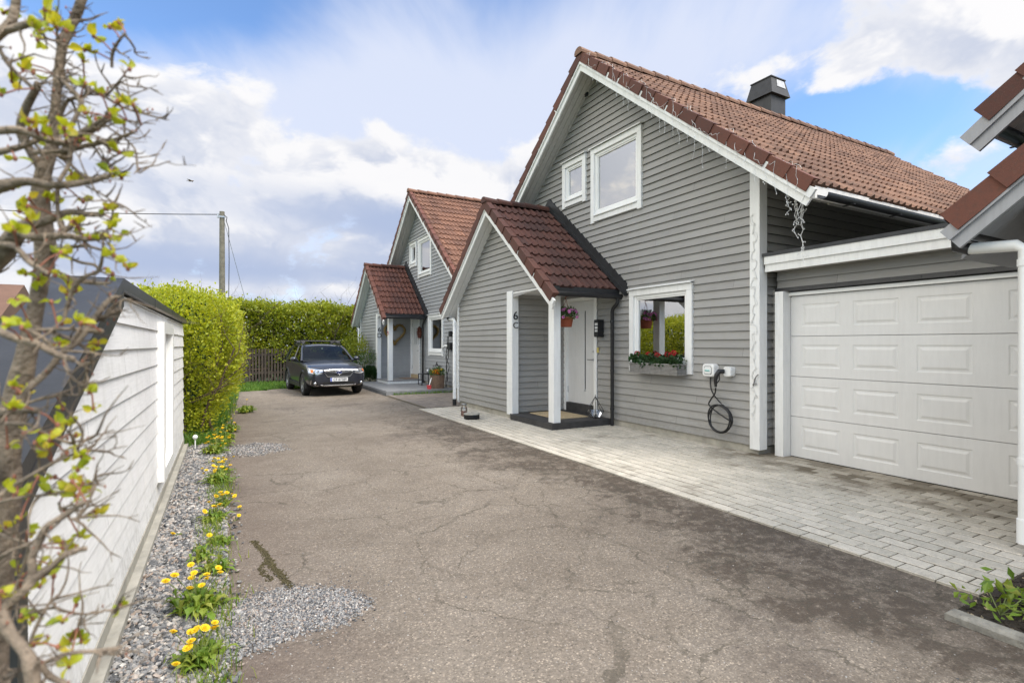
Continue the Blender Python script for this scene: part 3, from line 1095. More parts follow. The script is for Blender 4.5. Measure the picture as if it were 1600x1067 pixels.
    for s, ye, ze in ((1, ya, za), (-1, yb, zb)):
        b = MB()
        capping(b, (PV, ye, ze + .012), (PV, PR, PZ + .012), 9, 0, .10, .10, kind='verge', side=-s, up=(0, -s * ps, pc))
        b.build('verge_tile', 'roof_tile_dark', proof)
        b = MB()                                              # flashing up the wall
        p = [(XW - .09, ye, ze + .07), (XW - .09, PR, PZ + .07), (XW - .09, PR, PZ + .14), (XW - .09, ye, ze + .14)]
        b.prism(p, (.10, 0, 0))
        p = [(XW - .045, ye, ze + .14), (XW - .045, PR, PZ + .14), (XW - .045, PR, PZ + .30), (XW - .045, ye, ze + .30)]
        b.prism(p, (.05, 0, 0))
        b.build('flashing', 'dark_metal', proof)
        b = MB()
        def at(y, dz): return (y, PZ - PS * abs(y - PR) + dz - .01)
        yt = ye - s * .07
        for x0, x1, d0, d1 in ((PV - .008, PV + .03, -.13, -.010), (PV + .018, PV + .05, -.235, -.125)):
            b.prism([(x0, *at(yt + s * -d0 * pc * ps, d0)), (x0, *at(PR, d0)), (x0, *at(PR, d1)), (x0, *at(yt + s * -d1 * pc * ps, d1))], (x1 - x0, 0, 0))
        b.build('bargeboard', 'white_paint', h)
        b = MB()
        for i, (x0, x1) in enumerate(((PV + .055, PV + .18), (PV + .188, PX + .02))):
            ys_ = YT + .06 if s > 0 else ye + s * .06
            b.prism([(x0, *at(ys_, -.18)), (x0, *at(PR, -.18)), (x0, *at(PR, -.15)), (x0, *at(ys_, -.15))], (x1 - x0, 0, 0))
        if s < 0:
            y_ = [at(yt, -.18), at(PY1, -.18), at(PY1, -.15), at(yt, -.15)]
            b.prism([(PX + .022, *q) for q in y_], (XW - PX - .03, 0, 0))
        b.build('soffit', 'white_paint', h)
        # black fascia and gutter
        b = MB()
        fy, fz = (YT, ZT) if s > 0 else (ye, ze)
        b.box(PV + .06, XW, min(fy - s * .03, fy + s * .012), max(fy - s * .03, fy + s * .012), fz - .13, fz + .0)
        b.build('fascia', 'dark_metal', h)
        b = MB()
        gy, gz = fy - s * .075, fz - (.13 if s > 0 else .09)
        b.tube([(PV + .10, gy, gz), (XW - .0, gy, gz)], .045, 12)
        b.build('gutter', 'black_plastic', h)
    # black rain pipe beside the door
    b = MB()
    px, py, pz = XW - .10, YT - .075, ZT - .13
    b.tube([(px, py, pz - .01), (px, py, pz - .09), (px, py + .03, pz - .14), (px, py + .12, pz - .20), (px, py + .15, pz - .26), (px, py + .15, .02)], .034, 10)
    for z in (1.9, 1.0, .3):
        b.tube([(px, py + .15, z), (px, py + .15, z + .04)], .040, 10)
    b.build('downpipe', 'black_plastic', h)
    # white rain pipe at the porch's other corner
    b = MB()
    wy = PY1 + .06
    b.tube([(PX - .09, yb + .02, zb - .19), (PX - .09, wy + .05, zb - .21), (PX - .09, wy, zb - .25), (PX - .09, wy, .16)], .042, 12)
    for z in (1.95, .55):
        b.tube([(PX - .09, wy, z), (PX - .09, wy, z + .05)], .048, 12)
    dp = b.build('downpipe', 'white_clean', h)
    b = MB()
    b.tube([(PX - .09, yb + .075, zb - .07), (PX - .09, yb + .075, zb - .17), (PX - .09, yb + .0, zb - .195)], .048, 12)
    b.build('pipe_elbow', 'black_plastic', dp)
    b = MB()
    b.tube([(PX - .09, wy, .0), (PX - .09, wy, .17)], .05, 12)
    b.build('pipe_foot', 'black_plastic', dp)
    return h

HOUSE = make_house((6.31, 8.02, 0), 'grey clapboard gable house with the pink hanging basket and flower box, number 6 C')

def recolour(o, swap):
    for s in o.material_slots:
        nm = s.material.name if s.material else None
        if nm in swap:
            s.link = 'OBJECT'
            s.material = M[swap[nm]]
    for c in o.children:
        recolour(c, swap)

SH_D, DZ_D = 10.40, .07
SH_B = -10.39
HOUSE_D = copy_tree(HOUSE)
HOUSE_D.location = (6.31, 8.02 + SH_D, DZ_D)
HOUSE_D['label'] = 'farther grey gable house with a heart wreath in its porch, number 6 D'
recolour(HOUSE_D, {'siding_gray': 'siding_blue_gray', 'roof_tile_tan': 'roof_tile_orange', 'roof_tile_dark': 'roof_tile_red'})
HOUSE_B = copy_tree(HOUSE)
HOUSE_B.location = (6.31, 8.02 + SH_B, .10)
for c in HOUSE_B.children:                       # its main roof sits a little higher than the neighbours'
    if c.name.split('.')[0] in ('roof', 'bargeboard', 'soffit', 'eaves_board', 'fascia', 'gutter') and max(v.co.z for v in c.data.vertices) > 2.9 and min(v.co.x for v in c.data.vertices) > -.9:
        c.location.z += .10
        if c.name.split('.')[0] == 'bargeboard':
            c.location.y += .10
            c.location.z -= .08
    if c.name.split('.')[0] == 'gutter':
        c.location.y -= .14
    if c.name.split('.')[0] == 'downpipe' and any(d.name.startswith('pipe_foot') for d in c.children):
        c.location.y -= .03
HOUSE_B['label'] = 'neighbouring house at the right picture edge of which only two grey roof corners show'
for c in HOUSE_B.children:
    for d in c.children:
        if d.name.startswith('pipe_foot'):
            recolour(d, {'black_plastic': 'white_clean'})
recolour(HOUSE_B, {'white_paint': 'gray_paint', 'roof_tile_dark': 'roof_tile_red'})
for o, grp in ((HOUSE, 1), (HOUSE_D, 1), (HOUSE_B, 1)):
    o['group'] = 'row of matching gable houses'

# ------------------------------------------------------------------ garages between the houses
def make_garage(loc, label):
    gr = thing('garage', label, 'garage', loc)
    ya, yb, xd = 1.34, 4.50, 6.62          # beside the neighbour, beside the house, door plane
    b = MB()
    clap(b, (xd - .03, 0, 0), (0, 1, 0), (-1, 0, 0), 2.235, 2.50, lambda z: ya, lambda z: yb)
    b.box(xd + .01, xd + .06, ya, yb, 2.16, 2.50)
    clap(b, (xd - .03, 0, 0), (0, 1, 0), (-1, 0, 0), .13, 2.24, lambda z: 4.46, lambda z: yb + .07)
    clap(b, (xd - .03, 0, 0), (0, 1, 0), (-1, 0, 0), .13, 2.24, lambda z: ya, lambda z: 1.70)
    b.build('wall', 'siding_gray', gr)
    b = MB()
    b.box(xd + .06, 12.3, ya, ya + .05, 0, 2.5)
    b.box(12.25, 12.3, ya + .05, yb, 0, 2.5)
    b.build('interior', 'room_dark', gr)
    b = MB()
    b.box(6.33, 12.3, ya - .02, yb + .02, 2.52, 2.60)
    b.box(6.30, 12.3, ya - .02, yb + .02, 2.690, 2.705)
    b.box(6.285, 6.32, ya - .02, yb + .02, 2.664, 2.706)
    b.build('roof', 'dark_metal', gr)
    b = MB()
    b.box(6.30, 6.335, ya, yb, 2.585, 2.662)
    b.box(6.297, 6.33, ya, yb, 2.560, 2.584)
    b.box(6.322, 6.36, ya, yb, 2.462, 2.559)
    b.build('fascia', 'white_paint', gr)
    b = MB()
    for i in range(3):
        b.box(6.362 + i * .085, 6.362 + i * .085 + .08, ya, yb, 2.478, 2.50)
    b.build('soffit', 'soffit_paint', gr)
    for y0, y1 in ((4.335, 4.455), (1.70, 1.82)):
        b = MB()
        b.box(6.46, xd + .02, y0, y1, .015, 2.20)
        b.build('door_jamb', 'white_paint', gr, bevel=.004)
    b = MB()
    b.box(xd - .045, xd + .02, 1.82, 4.335, 2.142, 2.185)
    b.build('door_jamb', 'white_clean', gr)
    b = MB()
    b.prism([(xd - .10, 1.66, 2.20), (xd - .02, 1.66, 2.20), (xd - .02, 1.66, 2.262), (xd - .085, 1.66, 2.250)], (0, 4.50 - 1.66, 0))
    for k in range(9):
        b.ball((xd - .095, 1.9 + k * .3, 2.222), .006, 6, 4)
    b.build('drip_strip', 'dark_metal', gr)
    # sectional door with pressed panels
    b = MB()
    y0, y1 = 1.825, 4.33
    H = 2.135
    sh = (H - .02) / 4
    cen = [3.94, 3.302, 2.64, 2.0]
    hw = [.245, .245, .245, .12]
    for k in range(4):
        za, zb = .02 + k * sh + .003, .02 + (k + 1) * sh - .003
        ys = [y0]
        zs = [za, za + .12, zb - .11, zb]
        segs = sorted((c - w, c + w) for c, w in zip(cen, hw))
        # flat sheet with holes where panels sit
        xs = xd
        b.face([(xs, y0, za), (xs, y1, za), (xs, y1, zs[1]), (xs, y0, zs[1])])
        b.face([(xs, y0, zs[2]), (xs, y1, zs[2]), (xs, y1, zb), (xs, y0, zb)])
        cur = y0
        for (p, q) in segs:
            b.face([(xs, cur, zs[1]), (xs, p, zs[1]), (xs, p, zs[2]), (xs, cur, zs[2])])
            cur = q
            # groove, bevel, raised field
            lv = [(0, 0), (.012, .006), (.030, .006), (.056, -.003)]
            prev = None
            for d, dx_ in lv:
                ring = [(xs + dx_, p + d, zs[1] + d), (xs + dx_, q - d, zs[1] + d), (xs + dx_, q - d, zs[2] - d), (xs + dx_, p + d, zs[2] - d)]
                if prev:
                    for i in range(4):
                        b.face([prev[i], prev[(i + 1) % 4], ring[(i + 1) % 4], ring[i]])
                prev = ring
            b.face(prev)
        b.face([(xs, cur, zs[1]), (xs, y1, zs[1]), (xs, y1, zs[2]), (xs, cur, zs[2])])
        b.face([(xs, y0, zb), (xs, y1, zb), (xs + .03, y1, zb), (xs + .03, y0, zb)])
        b.face([(xs, y0, za), (xs, y1, za), (xs + .03, y1, za), (xs + .03, y0, za)])
        b.face([(xs + .03, y0, za - .01), (xs + .03, y1, za - .01), (xs + .03, y1, zb + .01), (xs + .03, y0, zb + .01)])
    b.build('garage_door', 'white_door', gr)
    b = MB()
    b.box(xd - .004, xd + .03, 1.825, 4.33, .002, .022)
    b.build('door_seal', 'black_rubber', gr)
    return gr

GAR = make_garage((6.62, 2.9, 0), 'white sectional garage door under a flat roof between the two nearer houses')
GAR['group'] = 'garages between the houses'
GAR_D = copy_tree(GAR)
GAR_D.location = (6.62, 2.9 + SH_D, DZ_D)
GAR_D['label'] = 'far garage beyond the porch with number 6 C, mostly hidden behind it'
GAR_D['group'] = 'garages between the houses'

# ------------------------------------------------------------------ white screen wall on the left
scr = thing('screen_wall', 'low white clapboard screen wall with dark metal cap beside the gravel strip', 'screen wall', (-.62, 5.4, 0))
SX, SY0, SYR, SY1, SZ = -.525, 1.88, 3.52, 8.95, 1.775
top = lambda y: SZ if y >= SYR else SZ - .416 * (SYR - y)
b = MB()
lfs = lambda z: SY0 if z <= top(SY0) else min(SYR, SYR - (SZ - z) / .416)
clap(b, (SX, 0, 0), (0, 1, 0), (1, 0, 0), .135, SZ, lfs, lambda z: SY1, [(5.62, 6.5, .35, 1.62)], exp=.1485, out=.015)
clap(b, (0, SY1, 0), (-1, 0, 0), (0, 1, 0), .135, SZ, lambda z: .525, lambda z: .74, exp=.1485, out=.02)
clap(b, (-.74, 0, 0), (0, 1, 0), (-1, 0, 0), .135, SZ, lfs, lambda z: SY1, exp=.1485, out=.02)
clap(b, (0, SY0, 0), (-1, 0, 0), (0, -1, 0), .135, top(SY0), lambda z: .525, lambda z: .74, exp=.1485, out=.02)
b.build('wall', 'siding_white', scr)
b = MB()
b.box(-.735, -.505, SY0 + .02, SY1 + .03, -.2, .132)
b.box(-.505, -.455, SY0 + .02, SY1 + .06, -.2, .055)
b.build('foundation', 'concrete', scr)
b = MB()                                    # cap: level run, then the sloping run towards the camera
c0, c1 = -.775, -.478
b.box(c0, c1, SYR, SY1 + .03, SZ + .02, SZ + .085)
zl = lambda y: SZ - .416 * (SYR - y)
ye = SY0 - .04
b.prism([(c0, SYR - .001, SZ + .02), (c0, ye, zl(ye) + .02), (c0, ye, zl(ye) + .085), (c0, SYR - .001, SZ + .085)], (c1 - c0, 0, 0))
b.prism([(c1 - .006, SYR - .01, SZ - .07), (c1 - .006, ye, zl(ye) - .07), (c1 - .006, ye, zl(ye) + .018), (c1 - .006, SYR - .01, SZ + .018)], (.008, 0, 0))
for y in (5.0, 6.6, 8.0):
    b.box(c1 - .01, c1 + .002, y, y + .012, SZ + .015, SZ + .088)
b.build('cap', 'dark_metal', scr)
b = MB()
b.box(-.53, -.475, SY0 - .05, SY0 + .035, 0, zl(SY0) - .02)
b.build('corner_trim', 'dark_metal', scr)
b = MB()
for (y0, y1, z0, z1) in ((5.56, 5.66, .28, 1.70), (6.46, 6.56, .28, 1.70), (5.66, 6.46, 1.60, 1.70), (5.66, 6.46, .28, .38)):
    b.box(SX - .01, SX + .062, y0, y1, z0, z1)
b.build('hatch_frame', 'white_clean', scr)
b = MB()
b.box(SX - .03, SX + .004, 5.66, 6.46, .38, 1.60)
b.build('hatch_panel', 'white_clean', scr)

# solar path light beside its far end
t = thing('garden_light', 'small white globe garden light on a thin stake at the screen wall end', 'garden light', (-.36, 8.72, 0))
b = MB(); b.tube([(-.36, 8.72, -.02), (-.36, 8.72, .15)], .009, 8); b.build('stake', 'white_plastic', t)
b = MB(); b.ball((-.36, 8.72, .18), .034, 14, 10); b.build('globe', 'white_plastic', t)

# ------------------------------------------------------------------ bed with stone edging at the right
sheet('planting_bed', 'soil', [(3.535, 1.375), (3.535, -6), (5.0, -6), (5.0, 1.375)], .016)
ed = thing('kerb_stone', 'grey stone edging of the planting bed in the lower right corner', 'kerb', (3.50, .4, 0))
b = MB()
for k in range(9):
    y1 = 1.372 - k * .42
    b.cbox(3.45 + random.uniform(-.008, .008), 3.54, y1 - .405, y1, -.05, .055 + random.uniform(-.008, .008), .016)
b.build('edging', 'kerb_granite', ed)
# ------------------------------------------------------------------ utility pole with wires
po = thing('utility_pole', 'weathered wooden utility pole rising behind the hedges', 'pole', (-.09, 32, 0))
b = MB()
b.tube([(-.09, 32, -.3), (-.09, 32, 3), (-.09, 32, 8.58)], [.17, .155, .125], 14)
b.build('pole', 'pole_wood', po)
b = MB()
b.box(-.25, .07, 31.86, 31.9, 8.25, 8.33)
b.tube([(-.28, 31.85, 8.2), (-.28, 31.85, 8.42)], .05, 8)
b.build('bracket', 'galvanised', po)
b = MB()
b.tube([(.10, 31.87, 8.1), (.22, 31.8, 7.7), (.24, 31.8, 6), (.22, 31.8, 4), (.20, 31.82, 1)], .022, 6)
b.tube([(-.02, 31.8, 8.4), (.14, 31.75, 8.25), (.10, 31.85, 8.05)], .02, 6)
b.build('cable', 'black_plastic', po)
w1 = MB()
pts = []
for i in range(25):
    f = i / 24
    pts.append((-.2 - 42 * f, 32 + 12 * f, 8.42 + 1.6 * f - 2.2 * 4 * f * (1 - f) * .45))
w1.tube(pts, .022, 5)
tag(w1.build('power_line', 'black_plastic', origin=(-.2, 32, 8.4)), 'black twisted power cable running left from the pole top', 'cable')
w1 = MB()
w1.tube([(-.05, 31.9, 8.3), (2.1, 34.5, 0)], .012, 5)
tag(w1.build('guy_wire', 'galvanised', origin=(2.1, 34.5, 0)), 'thin guy wire slanting down right of the wooden pole', 'cable')

# ------------------------------------------------------------------ picket fence in front of the back hedge
fe = thing('picket_fence', 'dark weathered picket fence in front of the back hedge behind the car', 'fence', (2, 22.7, 0))
b = MB()
x = -6.0
while x < 6.4:
    hgt = 1.32 + random.uniform(-.03, .03)
    ln = random.uniform(-.01, .01)
    y0 = 22.66 + random.uniform(-.006, .006)
    b.hexa([(x, y0, .06), (x + .068, y0, .06), (x + .068, y0 + .018, .06), (x, y0 + .018, .06),
            (x + ln, y0, hgt), (x + .068 + ln, y0, hgt), (x + .068 + ln, y0 + .018, hgt), (x + ln, y0 + .018, hgt)])
    x += .112
b.build('pickets', 'fence_wood', fe)
b = MB()
for z in (.35, 1.05):
    b.box(-6, 6.4, 22.685, 22.73, z, z + .09)
b.build('rail', 'fence_wood', fe)
for i in range(6):
    b = MB(); b.box(-5.9 + i * 2.4, -5.81 + i * 2.4, 22.735, 22.82, -.1, 1.3); b.build('post', 'fence_wood', fe)

# ------------------------------------------------------------------ far neighbour house glimpsed at the left edge
fh = thing('neighbour_house', 'distant house with a brown roof behind the bare branches at left', 'house', (-19, 46, 0))
b = MB(); b.box(-26, -12.5, 44, 52, 0, 3.2); b.build('wall', 'far_wall', fh)
b = MB(); b.prism([(-26.4, 43.4, 3.1), (-26.4, 52.6, 3.1), (-26.4, 48, 5.6)], (14.3, 0, 0)); b.build('roof', 'roof_tile_tan', fh)
for i in range(4):
    b = MB(); b.box(-24.5 + i * 3.2, -23.2 + i * 3.2, 43.94, 43.99, 1.0, 2.3); wf = b.build('window', 'white_paint', fh)
    b = MB(); b.box(-24.4 + i * 3.2, -23.3 + i * 3.2, 43.92, 43.935, 1.1, 2.2); b.build('pane', 'dark_metal', wf)

# ------------------------------------------------------------------ foliage
def leaf_geo(P, N, S, aspect=.62, fold=.25):
    """P (n,3) bases, N (n,3) directions the leaf points, S sizes -> quads"""
    n = len(P)
    N = N / (np.linalg.norm(N, axis=1, keepdims=True) + 1e-9)
    A = rng.normal(size=(n, 3))
    B = np.cross(N, A); B /= (np.linalg.norm(B, axis=1, keepdims=True) + 1e-9)
    C = np.cross(N, B)
    S = S[:, None]
    v0 = P
    v1 = P + N * S * .5 + B * S * aspect * .5 + C * S * fold * .35
    v2 = P + N * S
    v3 = P + N * S * .5 - B * S * aspect * .5 + C * S * fold * .35
    V = np.stack([v0, v1, v2, v3], 1).reshape(-1, 3)
    F = np.arange(4 * n).reshape(-1, 4)
    uv = np.repeat(np.clip(rng.normal(.5, .22, n), 0, 1), 4)
    UV = np.stack([uv, np.zeros_like(uv)], 1)
    return V, F, UV

def hedge_points(n, sample, clump_r, per):
    """leaf positions grouped into sprays around points of a surface"""
    k = n // per
    c, nrm = sample(k)
    P = np.repeat(c, per, 0) + rng.normal(size=(k * per, 3)) * clump_r
    D = np.repeat(nrm, per, 0) * .8 + rng.normal(size=(k * per, 3)) * .75 + np.array([0, 0, .35])
    return P, D

def hedge1(n):
    f = rng.random(n)
    z = rng.random(n) ** .85 * 2.04 + .10
    y = np.zeros(n); x = np.zeros(n); N = np.zeros((n, 3))
    right = f < .46; near = (f >= .46) & (f < .68); top_ = (f >= .68) & (f < .9); inn = f >= .9
    bulge = lambda z, y: -.20 + .30 * np.sin(np.clip((z - .15) / 2.3, 0, 1) * math.pi * .80) + .10 * np.sin(y * 2.1) * .6 + .05 * np.sin(z * 4 + y) + .012 * (y - 9)
    y[right] = 9.35 + rng.random(right.sum()) * 5.6
    x[right] = bulge(z[right], y[right])
    low = right & (z < .75)
    x[low] -= rng.random(low.sum()) * .4
    N[right] = (1, 0, .1)
    x[near] = -1.5 + rng.random(near.sum()) * 1.42
    y[near] = 9.32 + .10 * np.sin(x[near] * 5) + .12 * np.sin(z[near] * 3.0) + np.where(z[near] < 1.0, (1.0 - z[near]) * .22, 0) + rng.random(near.sum()) ** 2 * .25
    N[near] = (0, -1, .1)
    x[top_] = -1.5 + rng.random(top_.sum()) * 1.55
    y[top_] = 9.35 + rng.random(top_.sum()) * 5.6
    edge = np.clip(np.minimum(np.minimum(.22 - x[top_], y[top_] - 9.2), x[top_] + 1.75) / .75, 0, 1)
    z[top_] = 2.31 - .34 * (1 - edge) ** 2 + .05 * np.sin(x[top_] * 6 + y[top_] * 3)
    N[top_] = (0, 0, 1)
    x[inn] = -1.3 + rng.random(inn.sum()) * 1.4
    y[inn] = 9.6 + rng.random(inn.sum()) * 5.2
    z[inn] *= .95
    N[inn] = rng.normal(size=(inn.sum(), 3))
    return np.stack([x, y, z], 1), N

hd = thing('hedge', 'tall clipped yellow green hedge at the far end of the white screen wall', 'hedge', (-.6, 12, 0))
P, D = hedge_points(64000, hedge1, .07, 8)
keep = ~((P[:, 2] < .8) & (rng.random(len(P)) < .45))
P, D = P[keep], D[keep]
V, F, U = leaf_geo(P, D, rng.uniform(.028, .062, len(P)), .66)
np_obj('foliage', V, F, 'hedge_leaf', U, hd)
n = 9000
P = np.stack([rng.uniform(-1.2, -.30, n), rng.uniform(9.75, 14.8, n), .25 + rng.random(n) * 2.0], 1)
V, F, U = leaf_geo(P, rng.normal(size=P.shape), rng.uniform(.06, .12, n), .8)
np_obj('inner_foliage', V, F, 'dark_leaf', U, hd)  # inner leaves coloured dark, painting the shade inside the hedge

def limb(b, p, d, L, r, depth, spread=.55, gnarl=.16, out=None):
    """a branching limb made of tapering tubes"""
    p, d = Vector(p), Vector(d).normalized()
    n = 5
    pts, rs = [p.copy()], [r]
    for i in range(n):
        d = (d + Vector((random.gauss(0, gnarl), random.gauss(0, gnarl), random.gauss(0, gnarl * .7)))).normalized()
        p = p + d * (L / n)
        pts.append(p.copy()); rs.append(r * (1 - .55 * (i + 1) / n))
        if depth > 0 and i >= 1 and random.random() < .75:
            a = Vector((random.gauss(0, 1), random.gauss(0, 1), random.gauss(.3, .7))).normalized()
            limb(b, p, (d * (1 - spread) + a * spread), L * random.uniform(.4, .65), rs[-1] * .6, depth - 1, spread, gnarl, out)
    b.tube(pts, rs, 5 if r < .012 else 7, cap=False)
    if out is not None:
        out.append((pts[-1], d))

b = MB()
for k in range(16):
    y = 9.5 + k * .34
    x = -.55 + random.uniform(-.25, .12)
    limb(b, (x - .25, y, -.05), (random.uniform(-.1, .2), random.uniform(-.3, .1), 1), 1.5, random.uniform(.022, .040), 3)
for k in range(7):
    limb(b, (-1.3 + k * .2, 9.5 + random.uniform(0, .2), -.05), (random.uniform(-.1, .2), -.05, 1), 1.6, random.uniform(.018, .036), 3)
b.build('branches', 'twig', hd)

def hedge2(n):
    f = rng.random(n)
    x = -3.6 + rng.random(n) * 10.8
    z = .3 + rng.random(n) ** .8 * 2.7
    y = np.full(n, 23.05) + .18 * np.sin(x * 1.7) + .14 * np.sin(z * 3.2 + x) - .25 * np.sin(np.clip(z / 3, 0, 1) * math.pi * .9)
    N = np.tile(np.array([0, -1., .15]), (n, 1))
    t = f > .70
    y[t] = 22.9 + rng.random(t.sum()) * 1.8
    z[t] = 2.98 + .07 * np.sin(x[t] * 2.3) + .05 * np.sin(x[t] * 5.1) - .25 * np.clip((23.2 - y[t]) / .4, 0, 1) ** 2
    N[t] = (0, -.2, 1)
    i = (f > .40) & (f <= .70)
    y[i] += rng.random(i.sum()) * 1.3
    return np.stack([x, y, z], 1), N

hb = thing('hedge', 'wide yellow green hedge growing behind the dark picket fence', 'hedge', (1, 23.8, 0))
P, D = hedge_points(50000, hedge2, .12, 8)
keep = ~((P[:, 2] < 1.15) & (rng.random(len(P)) < .45))
P, D = P[keep], D[keep]
V, F, U = leaf_geo(P, D, rng.uniform(.065, .14, len(P)), .68)
np_obj('foliage', V, F, 'back_hedge_leaf', U, hb)
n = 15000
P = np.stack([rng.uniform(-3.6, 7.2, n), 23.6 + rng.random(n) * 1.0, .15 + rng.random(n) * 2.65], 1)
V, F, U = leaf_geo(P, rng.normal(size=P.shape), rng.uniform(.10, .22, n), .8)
np_obj('inner_foliage', V, F, 'dark_leaf', U, hb)  # deep leaves darkened in colour to stand for shade in the gaps
b = MB()
for k in range(46):
    x = -3.5 + k * .23
    limb(b, (x, 23.3 + random.uniform(-.1, .5), -.05), (random.uniform(-.3, .3), -.1, 1), 2.6, random.uniform(.02, .04), 2)
    if k % 3 == 0:
        limb(b, (x, 23.2, 2.6), (random.uniform(-.3, .3), -.1, 1), .55, .008, 1)
b.build('branches', 'twig', hb)

# a hedge behind the screen wall (it is what the house windows mirror)
def hedge3(n):
    f = rng.random(n)
    y = -6 + rng.random(n) * 14.6
    z = .2 + rng.random(n) * 2.0
    x = -3.4 + .15 * np.sin(y * 1.9) + .1 * np.sin(z * 3)
    N = np.tile(np.array([1., 0, .15]), (n, 1))
    t = f > .75
    x[t] = -3.4 - rng.random(t.sum()) * 1.0
    z[t] = 2.25 + .06 * np.sin(y[t] * 2.3)
    return np.stack([x, y, z], 1), N

# small tree with loose light leaves behind the far porch
def small_tree(name, loc, h, rr, nleaf, size, leaf, label, group=None):
    t = thing(name, label, 'tree', loc, 0, group)
    b = MB()
    tips = []
    limb(b, loc, (0, 0, 1), h * .6, h * .022, 3, .5, .1, tips)
    b.build('trunk', 'twig', t)
    c = rng.normal(size=(nleaf // 10, 3)); c /= np.linalg.norm(c, axis=1, keepdims=True)
    c = c * rng.random((len(c), 1)) ** .4 * np.array([rr, rr, h * .42]) + np.array(loc) + np.array([0, 0, h * .60])
    tp = np.array([list(p) for p, d in tips])
    c = np.concatenate([c, tp, tp])
    P = np.repeat(c, 10, 0) + rng.normal(size=(len(c) * 10, 3)) * .09
    V, F, U = leaf_geo(P, rng.normal(size=P.shape) + np.array([0, 0, .4]), rng.uniform(size * .6, size * 1.2, len(P)))
    np_obj('crown', V, F, leaf, U, t)
    return t

small_tree('small_tree', (4.45, 20.7, 0), 2.1, .55, 1500, .075, 'back_hedge_leaf', 'slender young tree with pale leaves beside the farther house wall')
small_tree('small_shrub', (4.62, 19.95, 0), 1.3, .22, 260, .06, 'basket_leaf', 'thin sparse shrub between the parked car and the grey porch wall')['category'] = 'shrub'
t = thing('conifer_shrub', 'low dark green bush at the porch corner right of the car', 'shrub', (4.75, 19.75, 0))
P = rng.normal(size=(2600, 3)); P /= np.linalg.norm(P, axis=1, keepdims=True)
P = P * rng.random((len(P), 1)) ** .35 * np.array([.30, .30, .27]) + np.array([4.78, 19.75, .42])
V, F, U = leaf_geo(P, P - np.array([4.78, 19.75, .2]), rng.uniform(.04, .08, len(P)), .4)
np_obj('foliage', V, F, 'dark_leaf', U, t)
b = MB(); b.tube([(4.78, 19.75, -.02), (4.78, 19.75, .4)], [.03, .015], 6); b.build('stem', 'twig', t)

# ------------------------------------------------------------------ grass
def grass(name, pts, h, w, label, mat='grass_blade'):
    n = len(pts)
    a = rng.random(n) * 6.283
    d = np.stack([np.cos(a), np.sin(a), np.zeros(n)], 1)
    ln = rng.normal(0, .35, (n, 2))
    H = h * rng.uniform(.5, 1.25, n)
    W_ = w * rng.uniform(.7, 1.3, n)
    tip = pts + np.stack([ln[:, 0] * H, ln[:, 1] * H, H], 1)
    midp = pts + np.stack([ln[:, 0] * H * .35, ln[:, 1] * H * .35, H * .6], 1)
    V = np.stack([pts - d * W_[:, None], pts + d * W_[:, None], midp + d * W_[:, None] * .6, tip, midp - d * W_[:, None] * .6], 1).reshape(-1, 3)
    F = np.arange(5 * n).reshape(-1, 5)
    uv = np.repeat(rng.random(n), 5)
    o = np_obj(name, V, F, mat, np.stack([uv, uv * 0], 1))
    return stuff(o, label, 'grass')

n = 16000
gx = rng.uniform(-3.0, 4.6, n); gy = 18.75 + rng.random(n) * 3.9
gx = np.where(gy < 19.2, np.minimum(gx, 1.2), gx)
grass('lawn', np.stack([gx, gy, np.full(n, -.03)], 1), .12, .008, 'bright green grass between the driveway end and the picket fence')
n = 9000
gy = 8.95 + rng.random(n) ** 1.2 * 9.5
gx = -.72 + rng.random(n) * (.55 + .25 * rng.random(n)) + np.clip((gy - 10) * .045, 0, .5)
grass('verge_grass', np.stack([gx, gy, np.zeros(n) - .01], 1), .17, .006, 'tufts of long grass growing along the foot of the hedge')
n = 500
gx = rng.uniform(4.35, 6.3, n); gy = 15.16 + rng.normal(0, .05, n)
grass('weed_strip', np.stack([gx, gy, np.zeros(n) + .005], 1), .09, .006, 'thin weeds along the edge of the farther porch deck')

# ------------------------------------------------------------------ gravel
def gravel(name, X, Y, S, label, z0=.006):
    n = len(X)
    t = (1 + 5 ** .5) / 2
    iv = np.array([(-1, t, 0), (1, t, 0), (-1, -t, 0), (1, -t, 0), (0, -1, t), (0, 1, t), (0, -1, -t), (0, 1, -t), (t, 0, -1), (t, 0, 1), (-t, 0, -1), (-t, 0, 1)], float)
    iv /= np.linalg.norm(iv[0])
    fi = np.array([(0, 11, 5), (0, 5, 1), (0, 1, 7), (0, 7, 10), (0, 10, 11), (1, 5, 9), (5, 11, 4), (11, 10, 2), (10, 7, 6), (7, 1, 8), (3, 9, 4), (3, 4, 2), (3, 2, 6), (3, 6, 8), (3, 8, 9), (4, 9, 5), (2, 4, 11), (6, 2, 10), (8, 6, 7), (9, 8, 1)])
    V = iv[None] * (1 + rng.normal(0, .20, (n, 12, 1)))
    sc3 = rng.uniform(.6, 1.25, (n, 1, 3)) * np.array([1, 1, .72])
    V = V * sc3 * S[:, None, None]
    a = rng.random(n) * 6.283
    ca, sa = np.cos(a)[:, None], np.sin(a)[:, None]
    tl = rng.normal(0, .4, n)[:, None]
    z_ = V[:, :, 2] + V[:, :, 0] * tl
    x_ = V[:, :, 0] * ca - V[:, :, 1] * sa
    y_ = V[:, :, 0] * sa + V[:, :, 1] * ca
    V = np.stack([x_ + X[:, None], y_ + Y[:, None], z_ + (z0 + S * rng.uniform(.1, .7, n))[:, None]], 2)
    F = (fi[None] + (np.arange(n) * 12)[:, None, None]).reshape(-1, 3)
    uv = np.repeat(rng.random(n), 60)
    o = np_obj(name, V.reshape(-1, 3), F, 'gravel_stone', np.stack([uv, uv * 0], 1))
    return stuff(o, label, 'gravel')

